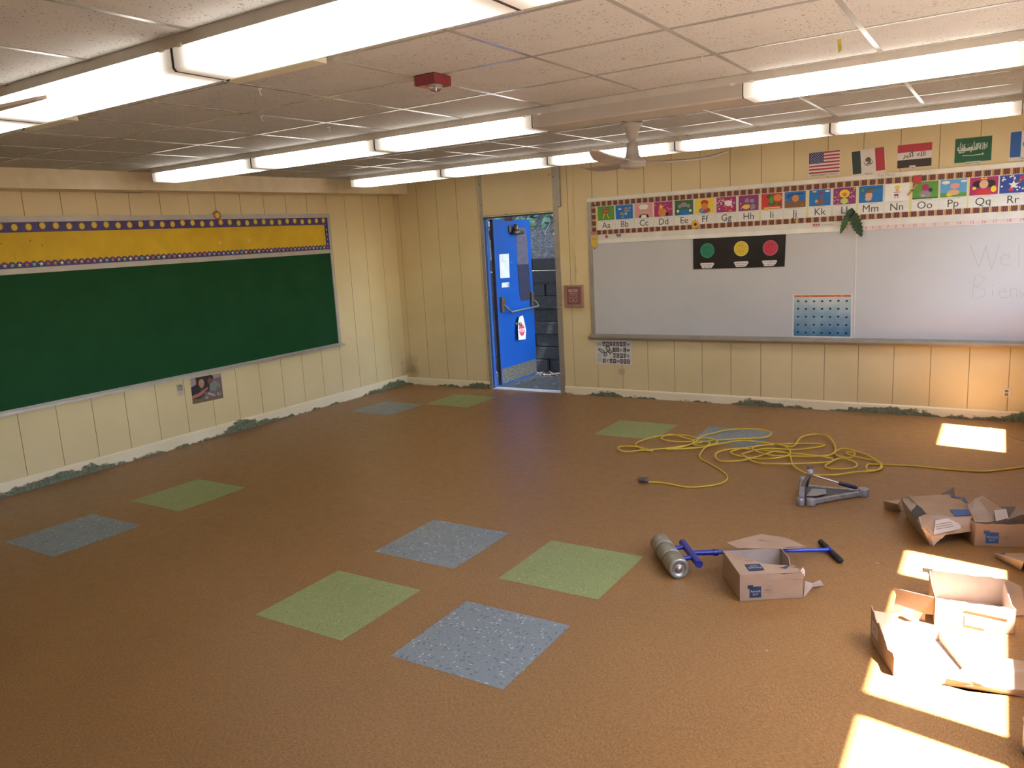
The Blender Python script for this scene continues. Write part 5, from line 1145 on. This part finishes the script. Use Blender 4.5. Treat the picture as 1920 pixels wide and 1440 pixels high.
mb = MB().tube([(5.765, -2.76, .07), (5.79, -2.79, .13), (5.818, -2.80, .178)], [.012, .013, .012], M_alu, 10); mb.tube([(5.785, -2.72, .06), (5.80, -2.75, .12), (5.82, -2.79, .175)], .009, M_castd, 8); build('lift_arm', mb, t)
mb = MB().lathe([(0, 0), (.02, 0), (.024, .006), (.024, .034), (.02, .04), (0, .04)], (5.80, -2.80, .182), M_cast, (1, .2, .1), 16); mb.lathe([(0, 0), (.014, 0), (.018, .01), (.016, .03), (0, .034)], (5.812, -2.775, .19), M_castd, (0, .1, 1), 14); build('pivot', mb, t)
build('handle_rod', MB().tube([(5.822, -2.80, .172), (6.0, -2.755, .118)], .006, M_alu, 10), t)
build('handle_grip', MB().tube([(5.995, -2.756, .120), (6.005, -2.753, .116), (6.09, -2.70, .082), (6.10, -2.695, .078)], [.010, .0135, .0145, .011], M_navyg, 12), t)

# small debris
for x, y, s_, lab in ((6.36, -3.75, .012, 'tiny torn paper fleck on the floor right of the roller handle'), (6.06, -4.93, .010, 'tiny white paper fleck on the floor left of the nearest box')):
    mb = MB().sheet([(x - s_, y, .002), (x, y - s_ * .4, .001), (x + s_, y, .003), (x, y + s_ * .5, .001)], .0006, M_torn); tag(build('paper_fleck', mb, None, (x, y, 0)), lab, 'paper fleck')
#FLOORITEMS-END


# ---------------------------------------------------------------- lighting
world = bpy.data.worlds.new('World'); SC.world = world; world.use_nodes = True
nt = world.node_tree; bg = nt.nodes['Background']
sk = nt.nodes.new('ShaderNodeTexSky'); sk.sky_type = 'NISHITA'; sk.sun_disc = False; sk.sun_elevation = math.radians(64); sk.sun_rotation = math.radians(100)
nt.links.new(sk.outputs[0], bg.inputs[0]); bg.inputs[1].default_value = 3.0
sd = Vector((-.98, .165, -2.10)).normalized()
l = bpy.data.lights.new('sun', 'SUN'); l.energy = 135; l.angle = math.radians(1.1); l.color = (.98, .97, 1)
so = bpy.data.objects.new('sun', l); C.objects.link(so); so.rotation_euler = sd.to_track_quat('-Z', 'Y').to_euler(); so.location = (12, -4, 10)

# ----------------------------------------------------------------- camera
f_, yaw, pitch, roll = 1462.68, .56300121, -.17898032, -.05430638
cp, sp = math.cos(pitch), math.sin(pitch); cy, sy = math.cos(yaw), math.sin(yaw)
fwd = Vector((-sy * cp, cy * cp, sp)); right = Vector((cy, sy, 0)); up = right.cross(fwd)
cr, sr = math.cos(roll), math.sin(roll)
r2 = right * cr + up * sr; u2 = -right * sr + up * cr
cam = bpy.data.cameras.new('camera'); co_ = bpy.data.objects.new('camera', cam); C.objects.link(co_)
cam.sensor_fit = 'HORIZONTAL'; cam.sensor_width = 36; cam.lens = 36 * f_ / 1920; cam.clip_start = .05; cam.clip_end = 200
co_.matrix_world = Matrix(((r2.x, u2.x, -fwd.x, 6.85367), (r2.y, u2.y, -fwd.y, -8.16681), (r2.z, u2.z, -fwd.z, 1.82721), (0, 0, 0, 1)))
SC.camera = co_
SC.view_settings.view_transform = 'Standard'; SC.view_settings.look = 'None'; SC.view_settings.gamma = 1; SC.view_settings.exposure = 0
SC.view_settings.use_curve_mapping = False
